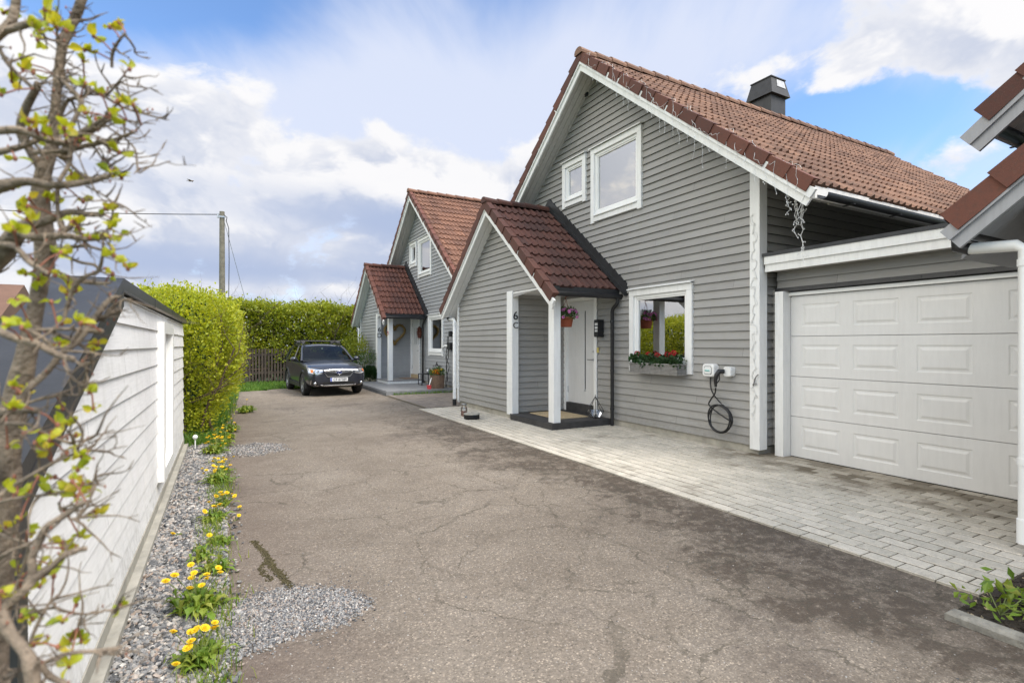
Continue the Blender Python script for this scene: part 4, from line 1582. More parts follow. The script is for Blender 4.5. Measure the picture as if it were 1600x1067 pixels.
n = 30000
gy = 1.2 + (rng.random(n) ** 1.55) * 7.9
gx = rng.uniform(-.46, .02, n) + np.where(rng.random(n) < .06, rng.normal(.05, .05, n), 0)
gravel('gravel', gx, gy, rng.uniform(.0055, .0135, n) * (1 + .05 * gy), 'grey crushed stone strip along the foot of the white screen wall')

def in_poly(x, y, poly):
    c = np.zeros(len(x), bool)
    j = len(poly) - 1
    for i in range(len(poly)):
        xi, yi = poly[i]; xj, yj = poly[j]
        c ^= ((yi > y) != (yj > y)) & (x < (xj - xi) * (y - yi) / (yj - yi) + xi)
        j = i
    return c

poly = [(-.15, 3.15), (.08, 3.46), (.31, 3.52), (.645, 3.29), (.74, 3.07), (.572, 2.90), (.382, 2.93), (.138, 2.86), (-.1, 2.75)]
gx = rng.uniform(-.2, .85, 26000); gy = rng.uniform(2.7, 3.6, 26000)
jx, jy = gx + rng.normal(0, .035, len(gx)), gy + rng.normal(0, .03, len(gx))
k = in_poly(jx, jy, poly)
gravel('gravel_patch', gx[k], gy[k], rng.uniform(.0035, .0075, k.sum()), 'patch of fine grey gravel filling a hole in the asphalt edge', .0)
n = 900
gravel('stray_gravel', .3 + rng.normal(0, .30, n), 3.17 + rng.normal(0, .26, n), rng.uniform(.002, .0058, n), 'stray stones scattered round the gravel patch', .0)
poly = [(.0, 8.63), (.427, 8.87), (.754, 8.52), (.757, 8.08), (.378, 7.85), (.0, 8.02)]
gx = rng.uniform(-.1, .9, 7000); gy = rng.uniform(7.7, 9.0, 7000)
k = in_poly(gx + rng.normal(0, .05, len(gx)), gy + rng.normal(0, .05, len(gx)), poly)
gravel('gravel_patch', gx[k], gy[k], rng.uniform(.005, .010, k.sum()), 'small far patch of grey gravel beside the dandelions near the hedge', .0)
n = 900
gx = rng.uniform(.0, 3.8, n); gy = .6 + rng.random(n) ** 1.6 * 9
gravel('loose_stones', gx, gy, rng.uniform(.002, .0048, n), 'loose little stones scattered over the asphalt driveway', .0)

# moss along a crack
mo = []
for line in ([(.193, 4.46), (.261, 4.143), (.284, 3.883), (.327, 3.693), (.363, 3.489)], [(.265, 4.0), (.222, 3.93), (.225, 3.80), (.262, 3.66)]):
    for (xa, ya), (xb, yb) in zip(line[:-1], line[1:]):
        m_ = 260 if line[0][0] < .2 else 70
        f = rng.random(m_)
        mo.append(np.stack([xa + (xb - xa) * f + rng.normal(0, .012, m_), ya + (yb - ya) * f + rng.normal(0, .012, m_)], 1))
mo = np.concatenate(mo)
o = gravel('moss', mo[:, 0], mo[:, 1], rng.uniform(.003, .009, len(mo)), 'olive moss growing along a forked crack in the asphalt', -.002)
o.data.materials[0] = M['moss']
o['category'] = 'moss'

# ------------------------------------------------------------------ dandelions
def dandelion(loc, nleaf, nfl, size, label, fsc=1.0):
    t = thing('dandelion', label, 'dandelion', loc, 0, 'dandelions along the driveway edge')
    b = MB()
    L0 = Vector(loc)
    for i in range(nleaf):
        a = random.random() * 6.283
        L = size * random.uniform(.55, 1.15)
        w = L * random.uniform(.065, .115)
        up = random.uniform(.9, 2.5)
        base = L0 + Vector((random.gauss(0, size * .18), random.gauss(0, size * .18), 0))
        d = Vector((math.cos(a), math.sin(a), 0))
        sd = Vector((-math.sin(a), math.cos(a), 0))
        uv = (random.random(), 0)
        prev = None
        m_ = 7
        for k in range(m_ + 1):
            f = k / m_
            p = base + d * (L * f * math.cos(up * .6)) + Vector((0, 0, L * (up * .75 * f - up * .62 * f * f) + .004))
            ww = w * (math.sin(min(1, f * 1.05) * math.pi * .9 + .15)) * (1.15 if k % 2 else .55)
            if k == m_: ww = .001
            cur = (p - sd * ww + Vector((0, 0, ww * .35)), p, p + sd * ww + Vector((0, 0, ww * .35)))
            if prev:
                b.face([prev[0], prev[1], cur[1], cur[0]], uv)
                b.face([prev[1], prev[2], cur[2], cur[1]], uv)
            prev = cur
    b.build('foliage', 'weed_leaf', t)
    for i in range(nfl):
        a = random.random() * 6.283
        h = size * random.uniform(.45, 1.15) * fsc
        top_ = L0 + Vector((math.cos(a) * size * random.uniform(.1, .75), math.sin(a) * size * random.uniform(.1, .75), h + .02))
        b = MB()
        b.tube([L0 + Vector((0, 0, .0)), (L0 + top_) / 2 + Vector((0, 0, h * .12)), top_], .0022, 5)
        st = b.build('stem', 'stem_green', t)
        b = MB()
        r = random.uniform(.016, .023)
        tilt = Vector((random.gauss(0, .25), random.gauss(-.15, .25), 1)).normalized()
        e1 = tilt.cross(Vector((1, 0, 0))).normalized(); e2 = tilt.cross(e1)
        for ring, (rr, lift, m_) in enumerate(((1.0, .10, 17), (.74, .24, 13), (.42, .32, 8), (.15, .36, 4))):
            for k in range(m_):
                an = 6.283 * (k + .5 * ring + random.uniform(-.2, .2)) / m_
                dd = e1 * math.cos(an) + e2 * math.sin(an)
                ss = -e1 * math.sin(an) + e2 * math.cos(an)
                p0 = top_ + dd * (r * rr * .25)
                p1 = top_ + dd * (r * rr) + tilt * (r * lift)
                b.face([p0 - ss * r * .10, p1 - ss * r * .17, p1 + ss * r * .17, p0 + ss * r * .10])
        b.ball(top_ - tilt * .004, (r * .45, r * .45, r * .35), 8, 5)
        b.build('flower', 'petal_yellow', st)
    return t

DL = [((-.10, 2.84), 42, 6, .15, 'dandelion clump nearest the camera with several large yellow heads'),
      ((-.16, 2.45), 30, 2, .14, 'dandelion cut by the lower picture edge beside the gravel'),
      ((-.13, 3.42), 70, 8, .20, 'biggest bushy dandelion clump with long leaves left of the fine gravel patch'),
      ((-.05, 3.95), 26, 0, .16, 'flowerless leafy dandelion just beyond the biggest clump'),
      ((-.14, 4.20), 16, 0, .15, 'slim upright dandelion leaves standing in the gravel strip'),
      ((-.03, 4.50), 30, 1, .12, 'low dandelion with reddish leaves between big clump and globe light'),
      ((-.07, 5.12), 30, 4, .15, 'dandelion tuft with four heads beside the brown asphalt edge'),
      ((-.0, 5.52), 24, 5, .12, 'dandelion tuft halfway along the white screen wall'),
      ((-.06, 6.45), 52, 7, .19, 'dense dandelion tuft before the screen wall hatch'),
      ((-.01, 6.95), 30, 6, .14, 'dense dandelion tuft just past the screen wall hatch'),
      ((-.12, 8.2), 46, 10, .2, 'dandelion group with many heads beside the far gravel patch'),
      ((-.02, 8.75), 40, 8, .2, 'dandelion group nearest the globe garden light'),
      ((.03, 9.4), 40, 4, .2, 'dandelion group at the foot of the tall hedge'),
      ((.12, 10.2), 36, 2, .22, 'dandelion with two heads farther along the hedge foot'),
      ((.42, 12.9), 60, 1, .25, 'bushy low weed standing alone at the driveway edge by the hedge')]
for (x, y), nl, nf, s_, lab in DL:
    dandelion((x, y, .0), int(nl * 2.1), int(nf * 1.4 + .5), s_ * 1.1, lab)
for x, y, lab in ((.10, 5.05, 'single short dandelion flower on the brown asphalt'), (.13, 5.35, 'tiny lone dandelion flower farther out on the asphalt'), (-.31, 4.82, 'single dandelion flower in the gravel close to the white wall')):
    dandelion((x, y, 0), 5, 1, .06, lab, .5)

n = 5200
gy = 1.6 + rng.random(n) * 8.2
den = .5 + .5 * np.sin(gy * 3.1 + 1.2 * np.sin(gy * 1.3)) + .35 * np.sin(gy * 7.7)
k = rng.random(n) < np.clip(den, .06, 1) * .85
gy = gy[k]
gx = -.05 + rng.normal(0, .055, len(gy)) + .03 * np.sin(gy * 2.2)
grass('verge_weeds', np.stack([gx, gy, np.zeros(len(gy))], 1), .085, .0028, 'thin grass and weeds between the dandelions on the gravel edge', 'weed_leaf')
n = 420
gy = 1.6 + rng.random(n) * 7.5
gx = -.06 + rng.normal(0, .10, n)
o = grass('dry_litter', np.stack([gx, gy, np.zeros(n) + .012], 1), .035, .0016, 'dry brown stalks and litter lying on the gravel edge')
o.data.materials[0] = M['twig']
o['category'] = 'litter'

n = 2600
gx, gy = rng.uniform(3.55, 4.95, n), rng.uniform(-.2, 1.36, n)
o = gravel('soil_clods', gx, gy, rng.uniform(.006, .022, n), 'dark crumbly soil of the corner bed', .008)
o.data.materials[0] = M['soil']
o['category'] = 'soil'
n = 260
P = np.stack([rng.uniform(3.55, 4.9, n), rng.uniform(-.1, 1.36, n), np.full(n, .035)], 1)
V, F, U = leaf_geo(P, rng.normal(size=P.shape) * np.array([1, 1, .15]), rng.uniform(.02, .05, n), .5)
stuff(np_obj('dead_leaves', V, F, 'coir', U), 'dry fallen leaves on the corner bed', 'leaves')
# plants in the bed at the right corner
def bed_plant(loc, n, s_, label):
    t = thing('bed_plant', label, 'plant', loc, 0, 'young plants in the corner bed')
    c = np.array(loc) + rng.normal(size=(n, 3)) * np.array([.10, .10, .03]) + np.array([0, 0, .05])
    D = rng.normal(size=(n, 3)) + np.array([0, 0, .6])
    V, F, U = leaf_geo(c, D, rng.uniform(s_ * .5, s_ * 1.2, n), .42)
    np_obj('foliage', V, F, 'weed_leaf', U, t)
    b = MB()
    for i in range(6):
        b.tube([loc, (loc[0] + random.gauss(0, .07), loc[1] + random.gauss(0, .07), loc[2] + .1)], .003, 5, cap=False)
    b.build('stem', 'stem_green', t)
for (x, y), n_, s_, lab in (((3.92, 1.18), 60, .085, 'green leafy plant in the corner bed nearest the pavers'),
                            ((3.80, .95), 50, .08, 'green leafy plant nearest the stone edging of the corner bed'),
                            ((4.15, 1.02), 60, .08, 'green leafy plant close to the white rain pipe'),
                            ((3.70, 1.22), 40, .07, 'pale green weed in the inner corner of the bed by the asphalt'),
                            ((4.02, .86), 70, .09, 'broad green plant in the corner bed at the picture edge'),
                            ((3.45, .84), 14, .06, 'small weed sprouting outside the stone edging')):
    bed_plant((x, y, .03 if x > 3.5 else 0), n_, s_, lab)

# ------------------------------------------------------------------ the bare budding shrub close to the camera
ca_, sa_ = math.cos(CAM_YAW), math.sin(CAM_YAW)
def at(px, py, d):
    k, m_ = (px - 800) / 819, (538 - py) / 819
    return Vector((d * (sa_ + k * ca_), d * (ca_ - k * sa_), 1.5 + d * m_))

sh = thing('hawthorn_shrub', 'bare thorny shrub with young yellow green leaves in the left foreground', 'shrub', (-.30, .70, 0))
b = MB()
def br(path, d0, d1=None, n=8):
    """path of (px, py, radius in photo pixels) carried at distance d0..d1"""
    d1 = d0 if d1 is None else d1
    m_ = len(path) - 1
    pts, rs = [], []
    for i, (x, y, r) in enumerate(path):
        d = d0 + (d1 - d0) * i / m_
        pts.append(at(x, y, d) + Vector((random.gauss(0, .002), random.gauss(0, .002), random.gauss(0, .002))))
        rs.append(max(r * (.72 if r < 12 else .88) * d / 819, .0006))
    q, rr = [], []
    for i in range(m_):
        p0, p1, p2, p3 = pts[max(i - 1, 0)], pts[i], pts[i + 1], pts[min(i + 2, m_)]
        for k in range(5):
            t = k / 5
            q.append(.5 * ((2 * p1) + (p2 - p0) * t + (2 * p0 - 5 * p1 + 4 * p2 - p3) * t * t + (-p0 + 3 * p1 - 3 * p2 + p3) * t ** 3))
            kn = 1 + (.10 * random.random() if r > 6 else .12 * random.random())
            rr.append((rs[i] * (1 - t) + rs[i + 1] * t) * kn)
    q.append(pts[-1]); rr.append(rs[-1] * .8)
    b.tube(q, rr, n)
    return q

root_p = at(-15, 1500, .82)
trunk = br([(-40, 1640, 30), (-30, 1300, 28), (-14, 1000, 26), (0, 800, 25), (10, 700, 22), (26, 630, 19), (42, 560, 15), (54, 490, 12), (63, 430, 12), (70, 385, 15), (62, 335, 15), (66, 280, 12), (78, 215, 11), (87, 165, 9), (91, 115, 8), (99, 65, 9), (116, 22, 9), (134, -25, 9), (150, -80, 8)], .80)
ALL = []
T = [
 ([(62, 345, 12), (30, 362, 14), (0, 395, 16), (-40, 440, 18)], .80, .86),
 ([(65, 270, 8), (48, 240, 8), (32, 205, 8), (38, 170, 8), (52, 138, 7), (62, 128, 4)], .80, .74),
 ([(-12, 60, 10), (10, 38, 9), (20, 8, 8), (28, -20, 8)], .72, .72),
 ([(-12, 55, 8), (22, 46, 7), (45, 38, 7), (66, 38, 6)], .72, .70),
 ([(60, 42, 2), (78, 60, 2.5), (92, 62, 3)], .70, .80),
 ([(-5, 65, 4), (10, 95, 4), (30, 118, 3.5), (50, 137, 4)], .74, .74),
 ([(90, 118, 5), (115, 130, 4), (140, 138, 4), (165, 150, 3), (200, 165, 2.5), (235, 178, 2), (258, 188, 1.2)], .80, .78),
 ([(166, 148, 2), (185, 132, 2), (200, 118, 1.5)], .79, .77),
 ([(176, 106, 2.5), (174, 85, 3.5), (182, 68, 3), (196, 54, 2)], .77, .76),
 ([(85, 115, 4), (110, 140, 5), (130, 160, 5), (125, 185, 4), (112, 215, 4), (105, 250, 4), (95, 285, 4)], .75, .72),
 ([(88, 180, 5), (105, 160, 4), (130, 148, 3.5), (142, 138, 3)], .80, .78),
 ([(95, 245, 10), (125, 215, 10), (150, 195, 8), (165, 185, 6), (170, 175, 4)], .78, .74),
 ([(150, 198, 4), (175, 192, 2.5), (200, 193, 2), (218, 194, 1)], .75, .74),
 ([(185, 194, 1.5), (196, 212, 2), (208, 235, 2), (214, 262, 2), (216, 268, 1)], .75, .74),
 ([(60, 240, 5), (100, 240, 5), (140, 225, 5), (175, 215, 3.5), (205, 206, 3)], .78, .74),
 ([(140, 228, 3.5), (160, 225, 5), (178, 238, 3)], .76, .74),
 ([(150, 234, 2), (165, 255, 2), (175, 275, 2)], .76, .75),
 ([(-5, 205, 8), (35, 210, 8), (75, 215, 7), (100, 225, 6)], .70, .72),
 ([(-5, 240, 7), (30, 230, 6), (60, 215, 5)], .74, .74),
 ([(-5, 292, 12), (40, 288, 9), (90, 290, 8), (140, 285, 6), (172, 278, 5), (180, 276, 4)], .72, .74),
 ([(135, 290, 2), (160, 305, 2), (182, 320, 1)], .74, .74),
 ([(105, 255, 3), (125, 270, 3), (140, 278, 4), (150, 275, 1)], .76, .74),
 ([(35, 352, 10), (70, 345, 9), (105, 335, 7), (135, 333, 6), (158, 331, 5)], .76, .74),
 ([(90, 290, 4), (92, 330, 4), (100, 360, 6), (112, 350, 5)], .75, .74),
 ([(15, 355, 9), (55, 365, 8), (100, 370, 7), (135, 372, 6), (165, 372, 3)], .72, .72),
 ([(85, 392, 8), (110, 388, 4), (140, 388, 3), (160, 395, 2)], .80, .78),
 ([(168, 375, 1.5), (178, 392, 1.8), (187, 407, .8)], .73, .73),
 ([(98, 398, 3), (125, 408, 3), (145, 413, 3), (152, 420, 2)], .80, .78),
 ([(165, 372, 2), (165, 400, 3), (155, 420, 4), (135, 435, 4), (120, 450, 5), (105, 475, 4), (100, 500, 3)], .74, .74),
 ([(-5, 382, 6), (25, 388, 6), (50, 408, 6), (72, 428, 4)], .68, .66),
 ([(80, 420, 2), (105, 432, 2), (125, 442, 4), (150, 445, 4), (178, 442, 2.5)], .78, .74),
 ([(-5, 520, 8), (30, 532, 8), (65, 540, 7), (90, 552, 7), (112, 563, 6)], .66, .66),
 ([(20, 640, 7), (45, 610, 7), (75, 580, 6), (100, 555, 6), (120, 530, 5), (150, 485, 6), (172, 468, 5), (186, 462, 3)], .66, .72),
 ([(110, 545, 4), (135, 512, 4), (160, 495, 5), (192, 482, 4)], .72, .72),
 ([(170, 486, 3), (195, 472, 2.5), (210, 467, 2)], .72, .72),
 ([(48, 515, 4), (80, 512, 4), (115, 515, 3), (155, 517, 5), (160, 517, 4)], .70, .70),
 ([(50, 510, 3), (90, 522, 4), (120, 538, 4), (140, 548, 3)], .71, .71),
 ([(45, 515, 4), (70, 530, 4), (85, 540, 3), (105, 542, 2)], .70, .70),
 ([(95, 570, 2), (115, 588, 2), (132, 600, 2.5), (145, 605, 1.2)], .74, .74),
 ([(120, 565, 2), (140, 567, 2.5), (155, 568, 2)], .74, .74),
 ([(20, 635, 3), (60, 622, 3), (95, 618, 2), (135, 616, 1)], .70, .72),
 ([(-5, 645, 10), (20, 640, 8), (58, 636, 7)], .64, .64),
 ([(15, 662, 5), (45, 668, 4), (75, 680, 3), (100, 692, 3), (113, 700, 2)], .72, .72),
 ([(-5, 778, 6), (15, 762, 5), (50, 740, 4), (85, 722, 3.5), (115, 708, 3), (145, 703, 3), (160, 708, 1)], .68, .72),
 ([(120, 706, 1.5), (130, 695, 2), (142, 684, 1)], .72, .72),
 ([(0, 780, 4), (40, 776, 3), (80, 773, 2.5), (110, 766, 2.5), (135, 757, 2), (153, 753, 1)], .72, .74),
 ([(140, 757, 1.5), (148, 745, 1.8), (156, 738, 1)], .74, .74),
 ([(95, 778, 2), (98, 793, 2), (105, 785, 1.5)], .74, .74),
 ([(141, 780, 6), (110, 800, 6), (80, 820, 7), (60, 842, 8), (52, 868, 8), (52, 895, 8), (40, 915, 8)], .66, .64),
 ([(136, 857, 5), (110, 865, 6), (80, 885, 6), (55, 905, 8), (35, 930, 9), (-5, 955, 10)], .66, .62),
 ([(105, 812, 2), (125, 806, 1.8), (148, 803, 1)], .70, .72),
 ([(-5, 872, 4), (30, 858, 4), (55, 848, 3)], .66, .66),
 ([(-5, 960, 12), (15, 985, 11), (35, 1015, 11), (50, 1040, 12), (52, 1080, 12)], .60, .58),
 ([(50, 1045, 7), (75, 1035, 5), (110, 1018, 4), (150, 1013, 4), (182, 1015, 5)], .60, .64),
 ([(45, 1000, 3), (60, 970, 4), (75, 945, 3), (78, 935, 2)], .66, .68),
 ([(40, 960, 3), (80, 952, 3), (105, 950, 3), (135, 958, 2), (165, 957, 2), (182, 962, 1)], .68, .72),
 ([(137, 958, 1.8), (130, 972, 1.8), (122, 985, .8)], .70, .70),
 ([(55, 1042, 6), (80, 1058, 6), (100, 1075, 6)], .60, .60),
 ([(-5, 830, 4), (20, 838, 3), (45, 850, 3), (30, 880, 3), (22, 920, 3)], .72, .72),
 ([(10, 1060, 5), (40, 1045, 5)], .60, .60),
]
for path, d0, d1 in T:
    ALL.append(br(path, d0, d1, 7))
# finer twigs and thorns from the traced ones
TIPS = []
for q in ALL + [trunk[40:]] * 5:
    L = sum((q[i + 1] - q[i]).length for i in range(len(q) - 1))
    for k in range(max(3, int(L / .0105))):
        i = random.randint(1, len(q) - 2)
        ax = (q[i + 1] - q[i - 1]).normalized()
        d = (ax * random.uniform(.0, .9) + Vector((random.gauss(.28, .6), random.gauss(.0, .5), random.gauss(.1, .6)))).normalized()
        ln = random.choice((.008, .012, .018, .018, .028, .045))
        p, dd, ps_, rs_ = q[i].copy(), d.copy(), [q[i].copy()], [random.uniform(.0010, .0016)]
        for j in range(4):
            dd = (dd + Vector((random.gauss(0, .28), random.gauss(0, .28), random.gauss(.08, .28)))).normalized()
            p = p + dd * (ln / 4)
            ps_.append(p.copy()); rs_.append(rs_[0] * (1 - .19 * (j + 1)))
        b.tube(ps_, rs_, 5, cap=False)
        if ln < .02:
            TIPS.append((p.copy(), dd.copy()))
for k in range(150):                       # long fine twigs reaching out of the crown
    q = random.choice(ALL)
    p = q[random.randint(len(q) // 3, len(q) - 1)].copy()
    dd = Vector((random.gauss(.45, .5), random.gauss(-.2, .5), random.gauss(.15, .5))).normalized()
    ln = random.uniform(.03, .10)
    ps_, rs_ = [p.copy()], [random.uniform(.0012, .0022)]
    for j in range(6):
        dd = (dd + Vector((random.gauss(0, .22), random.gauss(0, .22), random.gauss(.05, .22)))).normalized()
        p = p + dd * (ln / 6)
        ps_.append(p.copy()); rs_.append(rs_[0] * (1 - .13 * (j + 1)))
        if j in (2, 4) and random.random() < .6:
            e = (dd + Vector((random.gauss(0, .8), random.gauss(0, .8), random.gauss(.1, .8)))).normalized()
            b.tube([p, p + e * .008, p + e * .016], [.0011, .0009, .0004], 5, cap=False)
    b.tube(ps_, rs_, 5, cap=False)
b.build('branches', 'bark', sh)

LEAF = [(45, 100), (70, 15), (88, 22), (150, 20), (166, 8), (120, 55), (140, 62), (132, 78), (120, 45), (130, 95), (140, 112), (150, 128), (160, 112), (212, 98), (185, 110), (100, 200), (132, 176), (150, 186), (62, 215), (22, 180), (45, 188), (2, 148), (186, 238), (172, 268), (190, 278), (112, 272), (122, 285), (98, 330), (122, 352), (165, 326), (178, 345), (186, 342), (172, 372), (188, 370), (166, 392), (86, 430), (112, 452), (40, 428), (12, 474), (28, 470), (80, 472), (102, 492), (176, 428), (200, 420), (126, 505), (146, 545), (152, 538), (132, 640), (98, 638), (146, 638), (140, 612), (90, 664), (132, 676), (38, 676), (12, 698), (55, 692), (76, 700), (22, 722), (22, 745), (70, 722), (104, 706), (120, 718), (98, 730), (86, 745), (28, 770), (46, 768), (128, 755), (144, 765), (104, 762), (78, 770), (118, 775), (150, 800), (32, 810), (44, 832), (25, 865), (124, 836), (98, 856), (62, 882), (116, 882), (62, 915), (84, 900), (34, 962), (122, 938), (186, 948), (98, 970), (52, 985), (66, 978), (56, 1008), (90, 1010), (108, 1040), (85, 1030), (5, 930), (75, 310), (130, 315), (30, 330), (10, 300), (60, 440), (95, 395), (25, 60), (5, 20)]
LEAF += [(random.uniform(0, 150) if i % 3 else random.uniform(0, 80), random.uniform(0, 1060)) for i in range(40)]
b = MB()
buds = MB()
for (x, y) in LEAF:
    d = random.uniform(.66, .80) if x > 25 else random.uniform(.6, .8)
    c = at(x, y, d)
    near = min((q_ for q in ALL for q_ in q[::3]), key=lambda p: (p - c).length)
    nl = random.choice((2, 3, 4, 5, 6))
    if (near - c).length > .045:
        c = near + (c - near).normalized() * .03
    buds.tube([near, (near + c) / 2 + Vector((0, 0, .003)), c], [.0012, .0011, .0013], 5, cap=False)
    buds.ball(c, (.0028, .0028, .004), 6, 5)
    for k in range(nl):
        dr = Vector((random.gauss(.25, .7), random.gauss(-.1, .6), random.gauss(.45, .6))).normalized()
        S = random.uniform(.009, .020)
        sd = dr.cross(Vector((random.gauss(0, 1), random.gauss(0, 1), random.gauss(0, 1)))).normalized()
        up = sd.cross(dr)
        uv = (min(1, max(0, random.gauss(.5, .25))), 0)
        prof = [(0, .03), (.22, .19), (.45, .31), (.65, .31), (.85, .17), (1.0, .01)]
        prev = None
        for f, w in prof:
            p = c + dr * S * f + up * (S * .12 * math.sin(f * 3))
            w2 = w * S * (1 + random.uniform(-.12, .12))
            cur = (p - sd * w2 + up * w2 * .4, p, p + sd * w2 + up * w2 * .4)
            if prev:
                b.face([prev[0], prev[1], cur[1], cur[0]], uv, True)
                b.face([prev[1], prev[2], cur[2], cur[1]], uv, True)
            prev = cur
b.build('foliage', 'shrub_leaf', sh)
for p, dd in random.sample(TIPS, min(170, len(TIPS))):
    buds.ball(p, (.0013, .0013, .0026), 5, 4)
buds.build('buds', 'thorn_tip', sh)['kind'] = 'stuff'

# ------------------------------------------------------------------ porch deck, door and number of the near house
def deck_boards(b, x0, x1, y0, y1, z0, z1, w=.118):
    n = int(round((x1 - x0) / w)); w = (x1 - x0) / n
    for k in range(n):
        b.cbox(x0 + k * w + .003, x0 + (k + 1) * w - .003, y0, y1, z1 - .028, z1 + random.uniform(-.001, .001), .003)
    b.box(x0 + .012, x1, y0 + .012, y1 - .012, z0, z1 - .03)

b = MB()
deck_boards(b, 4.985, 6.29, 7.615, 9.16, -.02, .127)
b.box(4.962, 4.983, 7.592, 9.10, -.01, .118)
b.box(4.985, 6.29, 7.592, 7.613, -.01, .118)
b.build('porch_deck', 'dark_deck', HOUSE)

def door(house, dy, dz, style):
    x = XW
    b = MB()
    y0, y1, z0, z1 = 8.06 + dy, 9.17 + dy, .13 + dz, 2.44 + dz
    b.box(x - .03, x + .09, y0, y0 + .085, z0, z1)
    b.box(x - .03, x + .09, y1 - .085, y1, z0, z1)
    b.box(x - .029, x + .09, y0 + .085, y1 - .085, z1 - .07, z1)
    b.box(x - .042, x - .028, y0 - .02, y0 + .06, z0, z1 + .02)
    frame = b.build('door', 'white_clean', house)
    b = MB()
    la, lb, lz, lt = y0 + .088, y1 - .088, z0 + .175, z1 - .073
    slits = [(8.475 + dy, 8.515 + dy, .60 + dz, 2.17 + dz)] if style == 0 else [(8.36 + dy + k * .19, 8.45 + dy + k * .19, 1.42 + dz, 2.05 + dz) for k in range(3)]
    cur = la
    for (p, q, za, zb) in slits:
        b.box(x + .03, x + .075, cur, p, lz, lt)
        b.box(x + .03, x + .075, p, q, lz, za)
        b.box(x + .03, x + .075, p, q, zb, lt)
        cur = q
    b.box(x + .03, x + .075, cur, lb, lz, lt)
    b.build('door_leaf', 'white_door', frame)
    b = MB()
    for (p, q, za, zb) in slits:
        b.box(x + .040, x + .05, p, q, za, zb)
    b.build('glass_strip' if style == 0 else 'door_light', 'dark_metal' if style == 0 else 'window_glass', frame)
    if style == 0:
        b = MB()
        b.box(x + .024, x + .029, 8.46 + dy, 8.53 + dy, .565 + dz, .585 + dz)
        b.build('trim_strip', 'galvanised', frame)
    b = MB()
    b.box(x - .025, x + .08, la - .003, lb + .003, z0 + .0, lz - .005)
    b.build('threshold', 'dark_deck' if style == 0 else 'coir', frame)
    b = MB()
    hy = 8.20 + dy
    for z in (1.20 + dz, 1.36 + dz):
        b.lathe([(0, -.012), (.026, -.012), (.026, 0), (0, 0)], n=16, mat=Matrix.Translation((x + .022, hy, z)) @ Matrix.Rotation(R(90), 4, 'Y'))
    b.tube([(x + .02, hy, 1.20 + dz), (x - .035, hy, 1.20 + dz), (x - .04, hy + .03, 1.20 + dz), (x - .04, hy + .13, 1.20 + dz)], .009, 8)
    b.build('handle', 'gray_metal', frame)
    for z in (.5 + dz, 2.1 + dz):
        b = MB()
        b.tube([(x + .024, lb + .004, z), (x + .024, lb + .004, z + .13)], .009, 8)
        b.build('hinge', 'galvanised', frame)

door(HOUSE, 0, 0, 0)
door(HOUSE_D, SH_D, DZ_D, 1)

def house_number(house, dy, dz, chars):
    for c, z, s in chars:
        vs, fs = text_mesh(c, s, .008)
        b = MB()
        mt = Matrix(((1, 0, 0, 5.07), (0, 0, -1, 9.079 + dy), (0, 1, 0, z + dz), (0, 0, 0, 1)))
        b.mesh(vs, fs, mat=mt)
        b.build('house_number', 'number_black', house)
house_number(HOUSE, 0, 0, (('6', 1.99, .235), ('C', 1.82, .17)))
house_number(HOUSE_D, SH_D, DZ_D, (('6', 1.90, .24), ('D', 1.68, .24)))

# wall lamp and bell by the door
t = thing('wall_lamp', 'black rectangular wall lamp with three frosted panes beside the white door', 'lamp', (6.29, 7.90, 1.65))
b = MB()
b.prism([(6.29, 7.845, 1.64), (6.165, 7.845, 1.64), (6.15, 7.845, 1.66), (6.15, 7.845, 1.95), (6.165, 7.845, 1.965), (6.29, 7.845, 1.965)], (0, .012, 0))
b.prism([(6.29, 7.955, 1.64), (6.165, 7.955, 1.64), (6.15, 7.955, 1.66), (6.15, 7.955, 1.95), (6.165, 7.955, 1.965), (6.29, 7.955, 1.965)], (0, .012, 0))
for z0, z1 in ((1.64, 1.735), (1.775, 1.79), (1.84, 1.855), (1.905, 1.966)):
    b.box(6.152, 6.29, 7.857, 7.955, z0, z1)
b.build('housing', 'black_plastic', t)
for z0, z1 in ((1.737, 1.773), (1.792, 1.838), (1.857, 1.903)):
    b = MB(); b.box(6.158, 6.28, 7.858, 7.954, z0, z1); b.build('frosted_pane', 'white_plastic', t)
b = MB()
b.box(6.262, 6.29, 7.985, 8.025, 1.34, 1.44)
b.box(6.257, 6.262, 7.995, 8.015, 1.37, 1.41)
tag(b.build('door_bell', 'yellow_plastic', origin=(6.28, 8.0, 1.34), bevel=.004), 'small yellowed door bell right of the white door frame', 'door bell')

# door mats
b = MB(); b.cbox(5.35, 6.05, 8.0, 9.0, .128, .142, .006)
tag(b.build('door_mat', 'coir', origin=(5.7, 8.5, .128)), 'beige coir door mat on the dark porch deck', 'door mat')

# lantern on the porch
L = (6.10, 7.86, .128)
t = thing('lantern', 'geometric black wire lantern on the porch deck beside the black rain pipe', 'lantern', L)
b = MB()
def ringp(r, z, n=5, ph=.3): return [Vector((L[0] + r * math.cos(ph + 6.283 * k / n), L[1] + r * math.sin(ph + 6.283 * k / n), L[2] + z)) for k in range(n)]
r0, r1, apx = ringp(.085, .006), ringp(.165, .135), Vector((L[0], L[1], L[2] + .40))
for k in range(5):
    for p, q in ((r0[k], r0[(k + 1) % 5]), (r1[k], r1[(k + 1) % 5]), (r0[k], r1[k]), (r1[k], apx)):
        b.tube([p, q], .0055, 6)
b.tube([apx, apx + Vector((0, 0, .03))], .006, 6)
b.build('frame', 'black_plastic', t)
b = MB()
for k in range(5):
    b.face([r0[k], r0[(k + 1) % 5], r1[(k + 1) % 5], r1[k]])
b.face(r0)
b.build('pane', 'lamp_glass', t)
